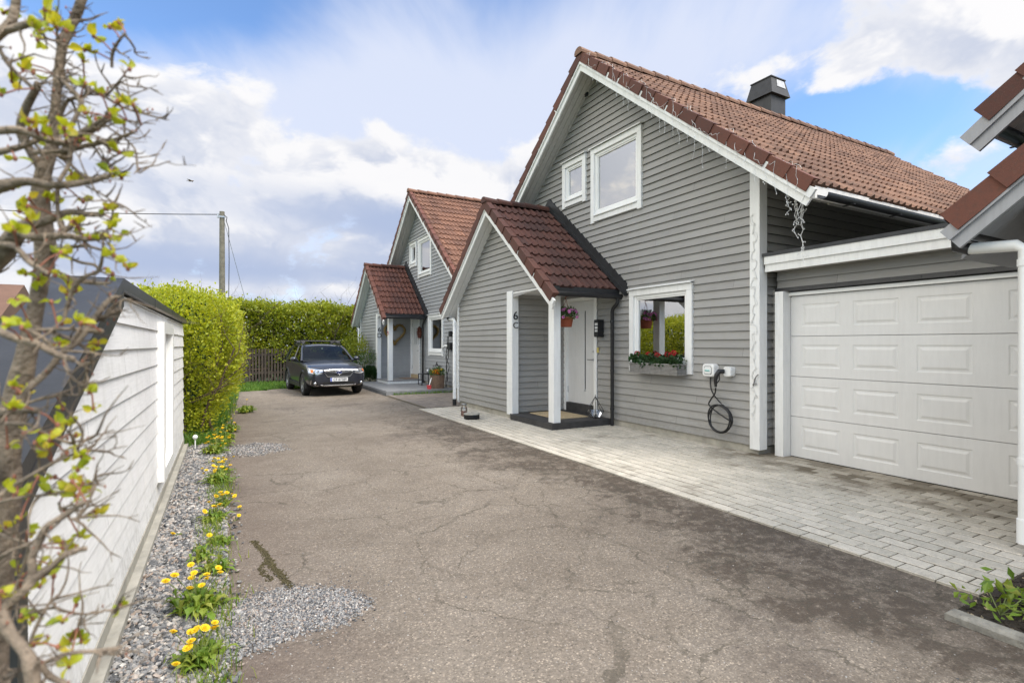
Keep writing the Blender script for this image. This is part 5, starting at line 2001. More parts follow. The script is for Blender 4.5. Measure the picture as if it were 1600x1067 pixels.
b = MB(); b.lathe([(0, .01), (.04, .01), (.04, .085), (.01, .09), (0, .088)], L, 14); b.build('candle', 'white_plastic', t)

# hanging basket
HBX, HBY = 5.38, 7.77
t = thing('hanging_basket', 'terracotta hanging basket with pink petunias below the porch roof', 'hanging basket', (HBX, HBY, 1.81))
b = MB(); b.lathe([(0, 1.81), (.095, 1.81), (.10, 1.83), (.125, 1.955), (.138, 1.96), (.138, 1.985), (.12, 1.985), (.11, 1.93), (0, 1.93)], (HBX, HBY, 0), 24); b.build('pot', 'terracotta', t)
b = MB()
top_ = Vector((HBX, HBY, 2.30))
for k in range(3):
    a = 6.283 * k / 3 + .4
    b.tube([(HBX + .13 * math.cos(a), HBY + .13 * math.sin(a), 1.975), top_], .0035, 5)
hk = [top_ + Vector((0, .03 * math.sin(x_), .03 - .03 * math.cos(x_))) for x_ in np.linspace(0, 4.2, 9)]
b.tube(hk + [Vector((HBX, HBY, 2.40)), Vector((HBX, HBY, 2.50))], .006, 6)
b.build('hook', 'terracotta', t)
n = 900
P = rng.normal(size=(n, 3)); P /= np.linalg.norm(P, axis=1, keepdims=True)
Rr = rng.random((n, 1)) ** .4
P = P * Rr * np.array([.20, .20, .125]) + np.array([HBX, HBY, 2.045])
P[:, 2] -= .25 * np.clip(np.hypot(P[:, 0] - HBX, P[:, 1] - HBY) - .12, 0, 1)
V, F, U = leaf_geo(P, (P - np.array([HBX, HBY, 1.95])) + rng.normal(size=P.shape) * .06, rng.uniform(.025, .05, n), .5)
np_obj('foliage', V, F, 'basket_leaf', U, t)
def petunia(b, c, nrm, r):
    c, nrm = Vector(c), Vector(nrm).normalized()
    e1 = nrm.cross(Vector((.3, .2, 1))).normalized(); e2 = nrm.cross(e1)
    m_ = 15
    rim = []
    for k in range(m_):
        a = 6.283 * k / m_
        rr = r * (1 + .10 * math.cos(5 * a))
        rim.append(c + (e1 * math.cos(a) + e2 * math.sin(a)) * rr + nrm * (.012 + .004 * math.cos(5 * a)))
    inn = [c + (p - c) * .38 + nrm * -.004 for p in rim]
    for k in range(m_):
        b.face([inn[k], inn[(k + 1) % m_], rim[(k + 1) % m_], rim[k]], None, True)
    return inn, c - nrm * .02
fl = 0
for i in range(30):
    a = random.uniform(2.2, 5.9); e = random.uniform(-.35, .75)
    nrm = Vector((math.cos(a) * math.cos(e), math.sin(a) * math.cos(e), math.sin(e)))
    c = Vector((HBX, HBY, 2.035)) + Vector((nrm.x * .205, nrm.y * .205, nrm.z * .13 - .02 * (e < 0)))
    b = MB(); inn, ctr = petunia(b, c, nrm + Vector((0, 0, .1)), random.uniform(.024, .032))
    f_ = b.build('flower', 'petal_pink', t)
    b = MB()
    for k in range(len(inn)):
        b.face([ctr, inn[k], inn[(k + 1) % len(inn)]])
    b.build('flower_core', 'petal_core', f_)

# flower box under the window
t = thing('flower_box', 'grey wicker window box with red geraniums below the ground floor window', 'flower box', (6.18, 6.33, 1.02))
def wicker(b, p, u, v, Lu, Lv, nrm, nu, nv, amp=.006):
    p, u, v, nrm = Vector(p), Vector(u), Vector(v), Vector(nrm)
    vs, fs = [], []
    for j in range(nv * 3 + 1):
        for i in range(nu * 2 + 1):
            row = j // 3
            hh = amp * math.cos(math.pi * (i + row)) * .6 + amp * (0.7 if j % 3 else -.9)
            vs.append(p + u * (Lu * i / (nu * 2)) + v * (Lv * j / (nv * 3)) + nrm * hh)
    w_ = nu * 2 + 1
    for j in range(nv * 3):
        for i in range(nu * 2):
            fs.append((j * w_ + i, j * w_ + i + 1, (j + 1) * w_ + i + 1, (j + 1) * w_ + i))
    b.mesh(vs, fs, None, False)
b = MB()
x0, x1, y0, y1, z0, z1 = 6.06, 6.255, 5.79, 6.86, 1.02, 1.185
wicker(b, (x0, y0, z0), (0, 1, 0), (-.06, 0, 1), y1 - y0, z1 - z0, (-1, 0, 0), 38, 8)
wicker(b, (x0, y0, z0), (1, 0, 0), (0, 0, 1), x1 - x0, z1 - z0, (0, -1, 0), 7, 8)
wicker(b, (x0, y1, z0), (1, 0, 0), (0, 0, 1), x1 - x0, z1 - z0, (0, 1, 0), 7, 8)
b.box(x0, x1, y0 + .005, y1 - .005, z0, z0 + .01)
b.box(x0 + .0, x1, y0 + .006, y1 - .006, z1 - .03, z1 - .02)
b.box(x1 - .01, x1, y0 + .002, y1 - .002, z0 + .012, z1)
for (p, q) in (((x0 - .012, y0, z1), (x0 - .012, y1, z1)), ((x0 - .012, y0, z1), (x1, y0, z1)), ((x0 - .012, y1, z1), (x1, y1, z1))):
    b.tube([p, q], .011, 8)
b.build('box', 'wicker_gray', t)
n = 1100
P = np.stack([rng.uniform(x0 - .03, x1, n), rng.uniform(y0 - .0, y1 - .0, n), z1 - .03 + rng.random(n) ** .8 * .15], 1)
P[:, 2] += .03 * np.sin(P[:, 1] * 17)
V, F, U = leaf_geo(P, rng.normal(size=P.shape) + np.array([-.5, 0, .4]), rng.uniform(.035, .07, n), .8)
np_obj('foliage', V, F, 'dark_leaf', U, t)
for px_, dz_ in ((995, .01), (1013, .0), (1027, -.01), (1042, .0), (1052, .03), (1048, -.005)):
    k = (px_ - 800) / 819
    dd = 6.12 / (math.sin(CAM_YAW) + k * math.cos(CAM_YAW))
    c = Vector((6.12, dd * (math.cos(CAM_YAW) - k * math.sin(CAM_YAW)), 1.335 + dz_))
    b = MB()
    b.tube([c - Vector((0, 0, .17)), c - Vector((0, 0, .02))], .004, 5)
    st = b.build('stem', 'stem_green', t)
    P = rng.normal(size=(110, 3)); P /= np.linalg.norm(P, axis=1, keepdims=True)
    V, F, U = leaf_geo(P * .030 + np.array(c), P + rng.normal(size=P.shape) * .5, rng.uniform(.014, .026, 110), .9)
    np_obj('flower', V, F, 'petal_red', U, st)

# car charger with its coiled cable
def rbox(b, x0, x1, y0, y1, z0, z1, r, n=5):
    """rounded rectangle in the y-z plane, from x1 (wall) to x0"""
    pts = []
    for cy_, cz_, a0 in ((y1 - r, z1 - r, 0), (y0 + r, z1 - r, 90), (y0 + r, z0 + r, 180), (y1 - r, z0 + r, 270)):
        for k in range(n + 1):
            a = R(a0 + 90 * k / n)
            pts.append((cy_ + r * math.cos(a), cz_ + r * math.sin(a)))
    c = ((y0 + y1) / 2, (z0 + z1) / 2)
    m_ = len(pts)
    rings = [[(x1, y, z) for y, z in pts], [(x0 + .012, y, z) for y, z in pts],
             [(x0, c[0] + (y - c[0]) * .88, c[1] + (z - c[1]) * .88) for y, z in pts]]
    for A, B in zip(rings[:-1], rings[1:]):
        for k in range(m_):
            b.face([A[k], A[(k + 1) % m_], B[(k + 1) % m_], B[k]])
    b.face(rings[-1])

t = thing('car_charger', 'white square wall charger with black cable coiled on the grey clapboard wall', 'car charger', (6.28, 5.2, .3))
b = MB(); rbox(b, 6.19, 6.30, 5.225, 5.435, 1.03, 1.215, .045); b.build('charger_box', 'white_plastic', t)
b = MB(); rbox(b, 6.186, 6.19, 5.255, 5.405, 1.055, 1.19, .03); b.build('front_plate', 'gray_metal', t)
b = MB(); rbox(b, 6.181, 6.187, 5.265, 5.395, 1.065, 1.18, .026); b.build('front_cover', 'white_plastic', t)
b = MB()
for k in range(6):
    b.box(6.166, 6.1815, 5.29 + k * .014, 5.30 + k * .014, 1.112, 1.122 + (.006 if k in (1, 4) else 0))
b.build('mark', 'teal_print', t)
b = MB(); rbox(b, 6.20, 6.30, 4.945, 5.075, 1.045, 1.185, .035); b.build('socket_holder', 'white_plastic', t)
b = MB()
b.tube([(6.19, 5.05, 1.12), (6.13, 5.08, 1.12), (6.10, 5.10, 1.07), (6.10, 5.12, .99), (6.12, 5.13, .90)], [.032, .034, .030, .024, .018], 10)
b.tube([(6.12, 5.07, 1.08), (6.15, 5.09, 1.00), (6.13, 5.115, .95)], .008, 6)
b.build('plug', 'black_plastic', t)
b = MB()
cc, rr = Vector((6.25, 5.135, .44)), .185
pts = [Vector((6.255, 5.33, 1.03)), Vector((6.25, 5.335, .95)), Vector((6.22, 5.29, .84)), Vector((6.20, 5.20, .74)), Vector((6.22, 5.07, .62))]
for k in range(58):
    a = R(58) - k * 6.283 / 18
    pts.append(cc + Vector((-.035 + .02 * math.sin(k * .6) - .0006 * k, -math.cos(a) * (rr + .010 * math.sin(k * .37)), math.sin(a) * (rr * 1.05 + .008 * math.cos(k * .5)))))
pts += [Vector((6.19, 5.29, .60)), Vector((6.17, 5.26, .70)), Vector((6.15, 5.17, .80)), Vector((6.12, 5.13, .90))]
q = []
for i in range(len(pts) - 1):
    p0, p1, p2, p3 = pts[max(i - 1, 0)], pts[i], pts[i + 1], pts[min(i + 2, len(pts) - 1)]
    for k in range(4):
        s_ = k / 4
        q.append(.5 * ((2 * p1) + (p2 - p0) * s_ + (2 * p0 - 5 * p1 + 4 * p2 - p3) * s_ * s_ + (-p0 + 3 * p1 - 3 * p2 + p3) * s_ ** 3))
b.tube(q, .0105, 8)
b.build('cable', 'black_plastic', t)
b = MB()
b.tube([(6.28, 5.0, .63), (6.18, 5.08, .66), (6.17, 5.18, .65), (6.2, 5.3, .60), (6.28, 5.36, .66)], .003, 5)
b.tube([(6.28, 5.13, .60), (6.19, 5.13, .61), (6.18, 5.13, .66)], .006, 6)
b.build('cable_hook', 'galvanised', t)

# jar and low drum on the pavers
J = (4.36, 10.0, .016)
t = thing('jar_lantern', 'small glass jar with a pink candle on the light pavers', 'jar', J)
b = MB(); b.lathe([(.058, .0), (.066, .012), (.066, .16), (.050, .19), (.050, .225), (.056, .23), (.056, .25)], J, 18); b.build('glass', 'lamp_glass', t)
b = MB(); b.lathe([(0, .008), (.058, .008), (.058, .10), (0, .10)], J, 16); b.build('candle', 'wax', t)
b = MB(); b.lathe([(.067, .155), (.070, .16), (.067, .168)], J, 18); b.lathe([(0, .262), (.058, .258), (.058, .235), (.052, .235)], J, 18); b.build('lid', 'gray_metal', t)
J = (4.33, 9.55, .016)
t = thing('low_drum', 'round black low drum with a grey lid on the pavers before the porch', 'drum', J)
b = MB(); b.lathe([(0, 0), (.150, 0), (.156, .01), (.156, .10)], J, 32); b.build('drum', 'black_rubber', t)
b = MB(); b.lathe([(.160, .092), (.160, .112), (.13, .118), (.06, .122), (0, .122)], J, 32)
b.lathe([(0, .135), (.02, .135), (.024, .12)], J, 12); b.build('lid', 'concrete', t)

# icicle light string on the right verge and the corner
SLT = thing('string_lights', 'thin white icicle light string along the gable verge and corner board', 'string lights', (XV, 5.8, 5))
b = MB()
ca, sa = 1 / math.hypot(1, SL), SL / math.hypot(1, SL)
pts = []
n = 150
for i in range(n + 1):
    f = i / n
    y = YR - .15 - 4.15 * f
    z = ZR - SL * (YR - y)
    ph = f * 8.5 + .25 * math.sin(f * 23)
    up = .5 + .5 * math.sin(ph * 6.283)
    pts.append(Vector((XV - .02 - .03 * (up < .4) + .07 * max(0, up - .55) * 4 * .6, y + .02 * math.sin(i * 1.9), z - .10 + .20 * up + .012 * math.sin(i * 2.7) + (.03 if up > .6 else 0))))
b.tube(pts, .0022, 5, cap=False)
for i in range(4, n, 5):
    p = pts[i].copy(); p.x = min(p.x, XV - .014)
    ln = random.choice((.10, .18, .28, .4))
    q = [p, Vector((XV - .016, p.y + random.gauss(0, .01), p.z - .12))] + [Vector((XV - .018 + random.gauss(0, .004), p.y + random.gauss(0, .012), p.z - .12 - ln * k / 4)) for k in range(1, 5)]
    b.tube(q, .0020, 4, cap=False)
    for k in range(2, 6):
        b.ball(q[k], (.005, .005, .010), 5, 4)
for i in range(10, 90, 9):                       # left slope
    y = YR + .2 + i * .045; z = ZR - SL * (y - YR)
    q = [Vector((XV - .018 + random.gauss(0, .004), y + random.gauss(0, .01), z - .10 - .09 * k)) for k in range(5)]
    b.tube(q, .0020, 4, cap=False)
    for k in range(1, 5): b.ball(q[k], (.005, .005, .009), 5, 4)
b.build('verge_strand', 'wire_white', SLT)['kind'] = 'stuff'
b = MB()
# tangle under the eave corner
for (x, y, z, ln) in ((5.95, 3.82, 3.28, .36), (6.0, 3.86, 3.26, .5), (6.05, 3.80, 3.25, .30), (5.92, 3.9, 3.3, .25), (6.10, 3.84, 3.22, .75), (6.12, 3.86, 3.22, .62)):
    q = [Vector((x + random.gauss(0, .014), y + random.gauss(0, .014), z - ln * k / 9)) for k in range(10)]
    b.tube(q, .0034, 5, cap=False)
    for k in range(1, 10):
        e = q[k] + Vector((random.gauss(0, .02), random.gauss(0, .02), random.gauss(0, .02)))
        b.tube([q[k], e], .0028, 4, cap=False)
        b.ball(e, (.006, .006, .010), 5, 4)
q = [Vector((5.85, 3.62, 3.30)), Vector((5.9, 3.78, 3.05)), Vector((5.98, 3.85, 2.94)), Vector((6.08, 3.86, 3.0)), Vector((6.15, 3.88, 3.22))]
b.tube(q, .0034, 5, cap=False)
b.build('tangle', 'wire_white', SLT)['kind'] = 'stuff'
b = MB()
# wound down the corner board
px_, q = 6.244, []
for k in range(110):
    f = k / 109
    q.append(Vector((px_, 4.605 + .028 * math.sin(k * .9) + .018 * math.sin(k * .37), 3.25 - 2.75 * f + .03 * math.sin(k * 1.3))))
b.tube(q, .0030, 4, cap=False)
q = [p + Vector((-.002, .02 * math.sin(i * .7) + .006, -.02)) for i, p in enumerate(q)]
b.tube(q, .0026, 4, cap=False)
b.build('post_strand', 'wire_white', SLT)
b = MB()
q = [Vector((6.235, 4.60, .98)), Vector((6.215, 4.58, 1.02)), Vector((6.22, 4.56, 1.07)), Vector((6.225, 4.53, 1.10))]
b.tube(q, .008, 6)
b.tube([(6.235, 4.615, .95), (6.22, 4.59, .985), (6.23, 4.56, .97)], .012, 6)
tag(b.build('cable_clip', 'gray_metal', origin=(6.23, 4.58, 1.0)), 'small grey wire knot tied on the white corner board', 'wire knot')

# ------------------------------------------------------------------ the far house's porch platform and its things
b = MB()
deck_boards(b, 4.18, 6.29, 15.22, 19.75, -.05, .125, .14)
b.box(4.15, 4.178, 15.2, 19.77, -.02, .10)
b.box(4.15, 6.29, 15.19, 15.218, -.02, .10)
pl = b.build('porch_platform', 'gray_deck', HOUSE_D)
b = MB()
b.box(4.995, 6.28, 18.0, 18.03, .127, .215)
b.box(4.97, 4.994, 18.0, 19.5, .127, .215)
b.build('step_riser', 'white_paint', HOUSE_D)
b = MB(); deck_boards(b, 4.965, 6.29, 17.99, 19.5, .19, .236); b.build('porch_deck', 'gray_deck', HOUSE_D)
b = MB(); b.cbox(5.75, 6.25, 18.5, 19.3, .238, .25, .004)
tag(b.build('door_mat', 'wicker_brown', origin=(6, 18.9, .238)), 'brown door mat before the farther white door with slits', 'door mat')

# heart wreath
b = MB()
pts = []
for k in range(41):
    a = 6.283 * k / 40
    pts.append(Vector((5.66 + .385 * math.sin(a) ** 3 * 1.0, 19.50 + .012 * math.sin(k), 1.93 + .40 * (13 * math.cos(a) - 5 * math.cos(2 * a) - 2 * math.cos(3 * a) - math.cos(4 * a)) / 16)))
b.tube(pts, [.045 + .008 * math.sin(k * 2.1) for k in range(41)], 8)
V, F, U = leaf_geo(np.repeat(np.array([list(p) for p in pts]), 30, 0) + rng.normal(size=(41 * 30, 3)) * .03, rng.normal(size=(41 * 30, 3)), rng.uniform(.03, .08, 41 * 30), .12)
for i in range(0, len(V), 4):
    b.face(V[i:i + 4])
tag(b.build('heart_wreath', 'wreath', origin=(5.66, 19.5, 1.5)), 'straw wreath in the shape of a heart on the far porch wall', 'wreath')
b = MB()
pts = [Vector((6.24, 18.36 + .13 * math.cos(6.283 * k / 24), 1.93 + .17 * math.sin(6.283 * k / 24))) for k in range(25)]
b.tube(pts, [.045 + .01 * math.sin(k * 2.3) for k in range(25)], 8)
V, F, U = leaf_geo(np.repeat(np.array([list(p) for p in pts]), 20, 0) + rng.normal(size=(500, 3)) * .022, rng.normal(size=(500, 3)), rng.uniform(.03, .06, 500), .4)
for i in range(0, len(V), 4):
    b.face(V[i:i + 4])
tag(b.build('round_wreath', 'wreath_red', origin=(6.24, 18.36, 1.75)), 'reddish brown round wreath right of the farther white door', 'wreath')
t = thing('warning_sign', 'tiny red and white sign on the far porch post', 'sign', (5.0, 18.1, 1.85))
b = MB(); b.box(5.008, 5.016, 18.06, 18.17, 1.83, 1.95); b.build('plate', 'red_plastic', t)
b = MB(); b.box(5.003, 5.0075, 18.07, 18.16, 1.845, 1.885); b.box(5.003, 5.0075, 18.07, 18.16, 1.90, 1.91); b.build('print', 'white_plastic', t)

# stool with jug
S = (5.98, 17.0, .125)
t = thing('stool', 'small black metal stool on the far porch platform', 'stool', S)
b = MB(); b.cbox(S[0] - .19, S[0] + .19, S[1] - .19, S[1] + .19, .49, .515, .004); b.build('seat', 'dark_metal', t)
for sx_ in (-1, 1):
    for sy_ in (-1, 1):
        b = MB(); b.box(S[0] + sx_ * .175 - .012, S[0] + sx_ * .175 + .012, S[1] + sy_ * .175 - .012, S[1] + sy_ * .175 + .012, .126, .489); b.build('leg', 'dark_metal', t)
b = MB()
for sx_ in (-1, 1):
    b.box(S[0] + sx_ * .175 - .010, S[0] + sx_ * .175 + .010, S[1] - .16, S[1] + .16, .128, .146)
b.build('stretcher', 'dark_metal', t)
b = MB(); b.lathe([(0, 0), (.05, 0), (.07, .05), (.06, .12), (.035, .16), (.045, .18)], (S[0] + .08, S[1] - .08, .516), 16)
b.tube([(S[0] + .14, S[1] - .08, .56), (S[0] + .19, S[1] - .08, .60), (S[0] + .13, S[1] - .08, .66)], .008, 6)
tag(b.build('jug', 'galvanised', origin=(S[0], S[1], .516)), 'small grey blue jug standing on the black stool', 'jug')
# wire lantern on the ground behind the planter
q = (6.15, 16.35, .125)
b = MB()
for sx_ in (-.09, .09):
    for sy_ in (-.09, .09):
        b.tube([(q[0] + sx_, q[1] + sy_, .126), (q[0] + sx_, q[1] + sy_, .80)], .009, 5)
for z in (.14, .80):
    for (xa, ya_, xb, yb_) in ((-.09, -.09, .09, -.09), (.09, -.09, .09, .09), (.09, .09, -.09, .09), (-.09, .09, -.09, -.09)):
        b.tube([(q[0] + xa, q[1] + ya_, z), (q[0] + xb, q[1] + yb_, z)], .009, 5)
b.lathe([(.06, .80), (.02, .88), (.015, .93)], (q[0], q[1], 0), 10)
tag(b.build('tall_lantern', 'black_plastic', origin=q), 'tall open black wire lantern between stool and planter', 'lantern')

# planter
Q = (5.86, 15.52, .126)
t = thing('planter', 'round brown wicker planter with orange flowers on the far porch platform', 'planter', Q)
b = MB()
vs, fs = [], []
n_, m_ = 40, 22
for j in range(m_ + 1):
    for k in range(n_):
        a = 6.283 * k / n_
        r = .20 + .025 * j / m_ + .006 * math.cos(math.pi * (k + j // 2)) + (.004 if j % 2 else -.002)
        vs.append((Q[0] + r * math.cos(a), Q[1] + r * math.sin(a), Q[2] + .42 * j / m_))
for j in range(m_):
    for k in range(n_):
        fs.append((j * n_ + k, j * n_ + (k + 1) % n_, (j + 1) * n_ + (k + 1) % n_, (j + 1) * n_ + k))
b.mesh(vs, fs)
b.lathe([(.22, .41), (.20, .40), (0, .39)], Q, 24)
b.build('pot', 'wicker_brown', t)
n = 700
P = rng.normal(size=(n, 3)); P /= np.linalg.norm(P, axis=1, keepdims=True)
P = np.abs(P * np.array([1, 1, 1])) * np.sign(P) * rng.random((n, 1)) ** .5 * np.array([.24, .24, .16]) + np.array([Q[0], Q[1], Q[2] + .48])
V, F, U = leaf_geo(P, P - np.array([Q[0], Q[1], .45]) + rng.normal(size=P.shape) * .1, rng.uniform(.04, .09, n), .4)
np_obj('foliage', V, F, 'basket_leaf', U, t)
for i in range(20):
    a = random.uniform(2.6, 5.6)
    c = np.array([Q[0] + .17 * math.cos(a) * random.uniform(.4, 1.2), Q[1] + .17 * math.sin(a) * random.uniform(.4, 1.2), Q[2] + random.uniform(.47, .60)])
    P = rng.normal(size=(26, 3)); P /= np.linalg.norm(P, axis=1, keepdims=True)
    V, F, U = leaf_geo(P * .012 + c, P, rng.uniform(.022, .034, 26), .8)
    np_obj('flower', V, F, 'petal_orange' if i < 13 else 'petal_yellow', U, t)
# toy spade
t = thing('toy_spade', 'red toy spade with a white handle leaning on the brown planter', 'toy', (5.55, 15.4, .126))
b = MB(); b.tube([(5.64, 15.45, .46), (5.53, 15.38, .20)], .016, 8); b.build('handle', 'white_plastic', t)
b = MB(); b.hexa([(5.47, 15.31, .128), (5.58, 15.31, .128), (5.58, 15.36, .128), (5.47, 15.36, .128), (5.46, 15.35, .24), (5.60, 15.35, .24), (5.60, 15.40, .25), (5.46, 15.40, .25)]); b.build('blade', 'red_plastic', t)

# charger of the far house
t = thing('car_charger', 'black wall charger with hanging cables at the right end of the farther house wall', 'car charger', (6.3, 15.35, 1.3))
b = MB(); rbox(b, 6.17, 6.30, 15.28, 15.50, 1.32, 1.56, .05); b.build('charger_box', 'black_plastic', t)
b = MB(); rbox(b, 6.20, 6.30, 15.32, 15.46, 1.74, 1.92, .04); b.build('socket_holder', 'black_plastic', t)
b = MB(); b.tube([(6.2, 15.5, 1.45), (6.15, 15.6, 1.46), (6.12, 15.75, 1.40), (6.15, 15.8, 1.30)], [.03, .035, .03, .02], 8); b.build('plug', 'white_plastic', t)
b = MB()
for dy_, sw in ((0, .12), (.05, -.10), (.12, .05)):
    b.tube([(6.2, 15.38 + dy_, 1.75 if dy_ else 1.33), (6.17, 15.42 + dy_ + sw, 1.1), (6.18, 15.45 + dy_ - sw, .8), (6.16, 15.40 + dy_ + sw * .6, .45), (6.1, 15.35 + dy_, .16)], .011, 6)
b.build('cable', 'black_plastic', t)
b = MB(); b.box(6.24, 6.29, 15.08, 15.16, 1.40, 1.50)
tag(b.build('socket', 'white_plastic', origin=(6.28, 15.1, 1.4), bevel=.005), 'small white outdoor socket right of the black far charger', 'socket')

# bird in the sky
t = thing('bird', 'small brown bird gliding in the sky left of the houses', 'bird', tuple(at(298, 283, 26)))
c = at(298, 283, 26)
b = MB()
right = Vector((ca_, -sa_, 0)); fwd = Vector((sa_, ca_, 0)); upv = Vector((0, 0, 1))
prof = [(-.13, .004), (-.09, .022), (-.02, .036), (.05, .032), (.09, .024), (.125, .022), (.145, .012), (.165, .002)]
rings, m_ = [], 8
for s_, r in prof:
    for k in range(m_):
        a = 6.283 * k / m_
        rings.append(c + right * s_ + (upv * math.cos(a) * r * .9 + fwd * math.sin(a) * r) + upv * (.12 * s_ * .3))
fs = [(i * m_ + k, i * m_ + (k + 1) % m_, (i + 1) * m_ + (k + 1) % m_, (i + 1) * m_ + k) for i in range(len(prof) - 1) for k in range(m_)]
b.mesh(rings, fs, None, True)
b.build('body', 'wicker_brown', t)
for s_ in (-1, 1):
    b = MB()
    w_ = [c + right * .06 + fwd * s_ * .02, c + right * .03 + fwd * s_ * .13 + upv * .03, c - right * .05 + fwd * s_ * .26 + upv * .02, c - right * .06 + fwd * s_ * .12 + upv * .02, c - right * .05 + fwd * s_ * .02]
    b.prism(w_, upv * .006)
    b.build('wing', 'wicker_brown', t)
b = MB(); b.prism([c - right * .11 + fwd * .012, c - right * .20 + fwd * .03, c - right * .20 - fwd * .03, c - right * .11 - fwd * .012], upv * .005); b.build('tail', 'wicker_brown', t)

# ------------------------------------------------------------------ the parked car (built at the origin, nose towards -Y)
CAR = thing('parked_car', 'dark grey crossover car parked facing the camera, with roof bars', 'car', (0, 0, 0))
from mathutils.bvhtree import BVHTree
ST = [(-2.215, .36, .50, (.63, .42), (.645, .58), (.62, .735), (.44, .775), .79),
      (-2.16, .29, .63, (.735, .40), (.75, .60), (.73, .775), (.53, .835), .855),
      (-2.02, .25, .72, (.835, .40), (.85, .61), (.82, .835), (.62, .90), .925),
      (-1.75, .245, .78, (.875, .42), (.885, .64), (.865, .885), (.68, .955), .985),
      (-1.35, .245, .80, (.885, .42), (.89, .67), (.88, .91), (.73, .99), 1.03),
      (-.95, .245, .80, (.885, .42), (.89, .69), (.88, .93), (.76, 1.015), 1.065),
      (-.72, .245, .80, (.885, .42), (.89, .70), (.88, .955), (.78, 1.03), 1.075),
      (-.3, .245, .80, (.885, .42), (.89, .70), (.88, .965), (.82, 1.0), .98),
      (.8, .245, .80, (.885, .42), (.89, .71), (.88, .985), (.82, 1.01), .98),
      (1.6, .25, .80, (.885, .42), (.89, .72), (.87, 1.0), (.80, 1.03), 1.0),
      (2.0, .30, .74, (.85, .42), (.86, .72), (.83, 1.0), (.74, 1.04), 1.04),
      (2.2, .38, .60, (.74, .46), (.76, .70), (.74, .95), (.62, .99), 1.0)]
bm = bmesh.new()
rows = []
for (y, zb, wb, p2, p3, p4, p5, zc) in ST:
    half = [(wb, zb), p2, p3, p4, p5]
    ring = [(0, zb)] + half + [(0, zc)] + [(-x, z) for x, z in half[::-1]]
    rows.append([bm.verts.new((x, y, z)) for x, z in ring])
m_ = len(rows[0])
for a, c in zip(rows[:-1], rows[1:]):
    for k in range(m_):
        bm.faces.new((a[k], a[(k + 1) % m_], c[(k + 1) % m_], c[k]))
bm.faces.new(rows[0]); bm.faces.new(rows[-1][::-1])
bmesh.ops.recalc_face_normals(bm, faces=bm.faces)
me = bpy.data.meshes.new('body'); bm.to_mesh(me); bm.free()
me.materials.append(M['car_paint'])
tmp = bpy.data.objects.new('body', me); COL.objects.link(tmp)
ss = tmp.modifiers.new('s', 'SUBSURF'); ss.levels = 3; ss.render_levels = 3
cut = MB()
for sx_ in (-1, 1):
    for wy in (-1.32, 1.32):
        cut.lathe([(0, -.20), (.375, -.20), (.385, .20), (0, .20)], n=36, mat=Matrix.Translation((sx_ * .80, wy, .335)) @ Matrix.Rotation(R(90), 4, 'Y'))
cutter = cut.build('cutter', 'black_plastic', local=True)
bo = tmp.modifiers.new('b', 'BOOLEAN'); bo.operation = 'DIFFERENCE'; bo.object = cutter; bo.solver = 'EXACT'
dg = bpy.context.evaluated_depsgraph_get()
me2 = bpy.data.meshes.new_from_object(tmp.evaluated_get(dg))
bpy.data.objects.remove(tmp); bpy.data.objects.remove(cutter)
me2.polygons.foreach_set('use_smooth', [True] * len(me2.polygons))
me2.materials.clear(); me2.materials.append(M['car_paint'])
body = bpy.data.objects.new('body', me2); COL.objects.link(body); body.parent = CAR
bvh = BVHTree.FromPolygons([v.co for v in me2.vertices], [tuple(p.vertices) for p in me2.polygons])

def nose_y(x, z):
    for k in range(8):
        h, n, i, d = bvh.ray_cast(Vector((x * (1 - .02 * k), -4, z)), Vector((0, 1, 0)))
        if h: return h.y
    return -1.9

def panel(b, lo, hi, x0, x1, n=10, m=4, off=.012, thick=.03):
    """shell laid on the car's nose between curves lo(x) and hi(x)"""
    grid = []
    for j in range(m + 1):
        r_ = []
        for i in range(n + 1):
            x = x0 + (x1 - x0) * i / n
            z = lo(x) + (hi(x) - lo(x)) * j / m
            r_.append(Vector((x, nose_y(x, z) - off, z)))
        grid.append(r_)
    for j in range(m):
        for i in range(n):
            b.face([grid[j][i], grid[j][i + 1], grid[j + 1][i + 1], grid[j + 1][i]], None, True)
    rim = grid[0] + [r_[-1] for r_ in grid[1:]] + grid[-1][::-1][1:] + [r_[0] for r_ in grid[::-1][1:-1]]
    for k in range(len(rim)):
        p, q = rim[k], rim[(k + 1) % len(rim)]
        b.face([p, q, q + Vector((0, thick, 0)), p + Vector((0, thick, 0))])

def part(b, name, mat, parent=CAR, **k): return b.build(name, mat, parent, local=True, **k)

# grille: chrome outline, black mesh, chrome wing bar, badge
ghi = lambda x: .805 - .015 * (abs(x) / .4) ** 2
glo = lambda x: .59 + max(0, abs(x) - .34) * 1.5
b = MB(); panel(b, lambda x: glo(x) , lambda x: max(ghi(x), glo(x) + .004), -.435, .435, 24, 4, .010)
gri = part(b, 'grille', 'black_plastic')
b = MB()
panel(b, lambda x: ghi(x) - .020, lambda x: ghi(x) + .008, -.435, .435, 24, 1, .022)
panel(b, lambda x: glo(x) - .010, lambda x: glo(x) + .020, -.435, .435, 24, 1, .022)
panel(b, lambda x: .695 + .035 * (abs(x) / .4), lambda x: .735 + .035 * (abs(x) / .4), -.42, .42, 24, 1, .020)
part(b, 'grille_trim', 'chrome', gri)
b = MB()
yb_ = nose_y(0, .715) - .03
b.lathe([(0, -.008), (.9, -.008), (1, 0), (0.92, .006), (0, .006)], n=28, mat=Matrix.Translation((0, yb_ - .002, .715)) @ Matrix.Rotation(R(-90), 4, 'X') @ Matrix.Diagonal((.088, .05, -1, 1)))
em = part(b, 'badge', 'emblem_blue', gri)
b = MB()
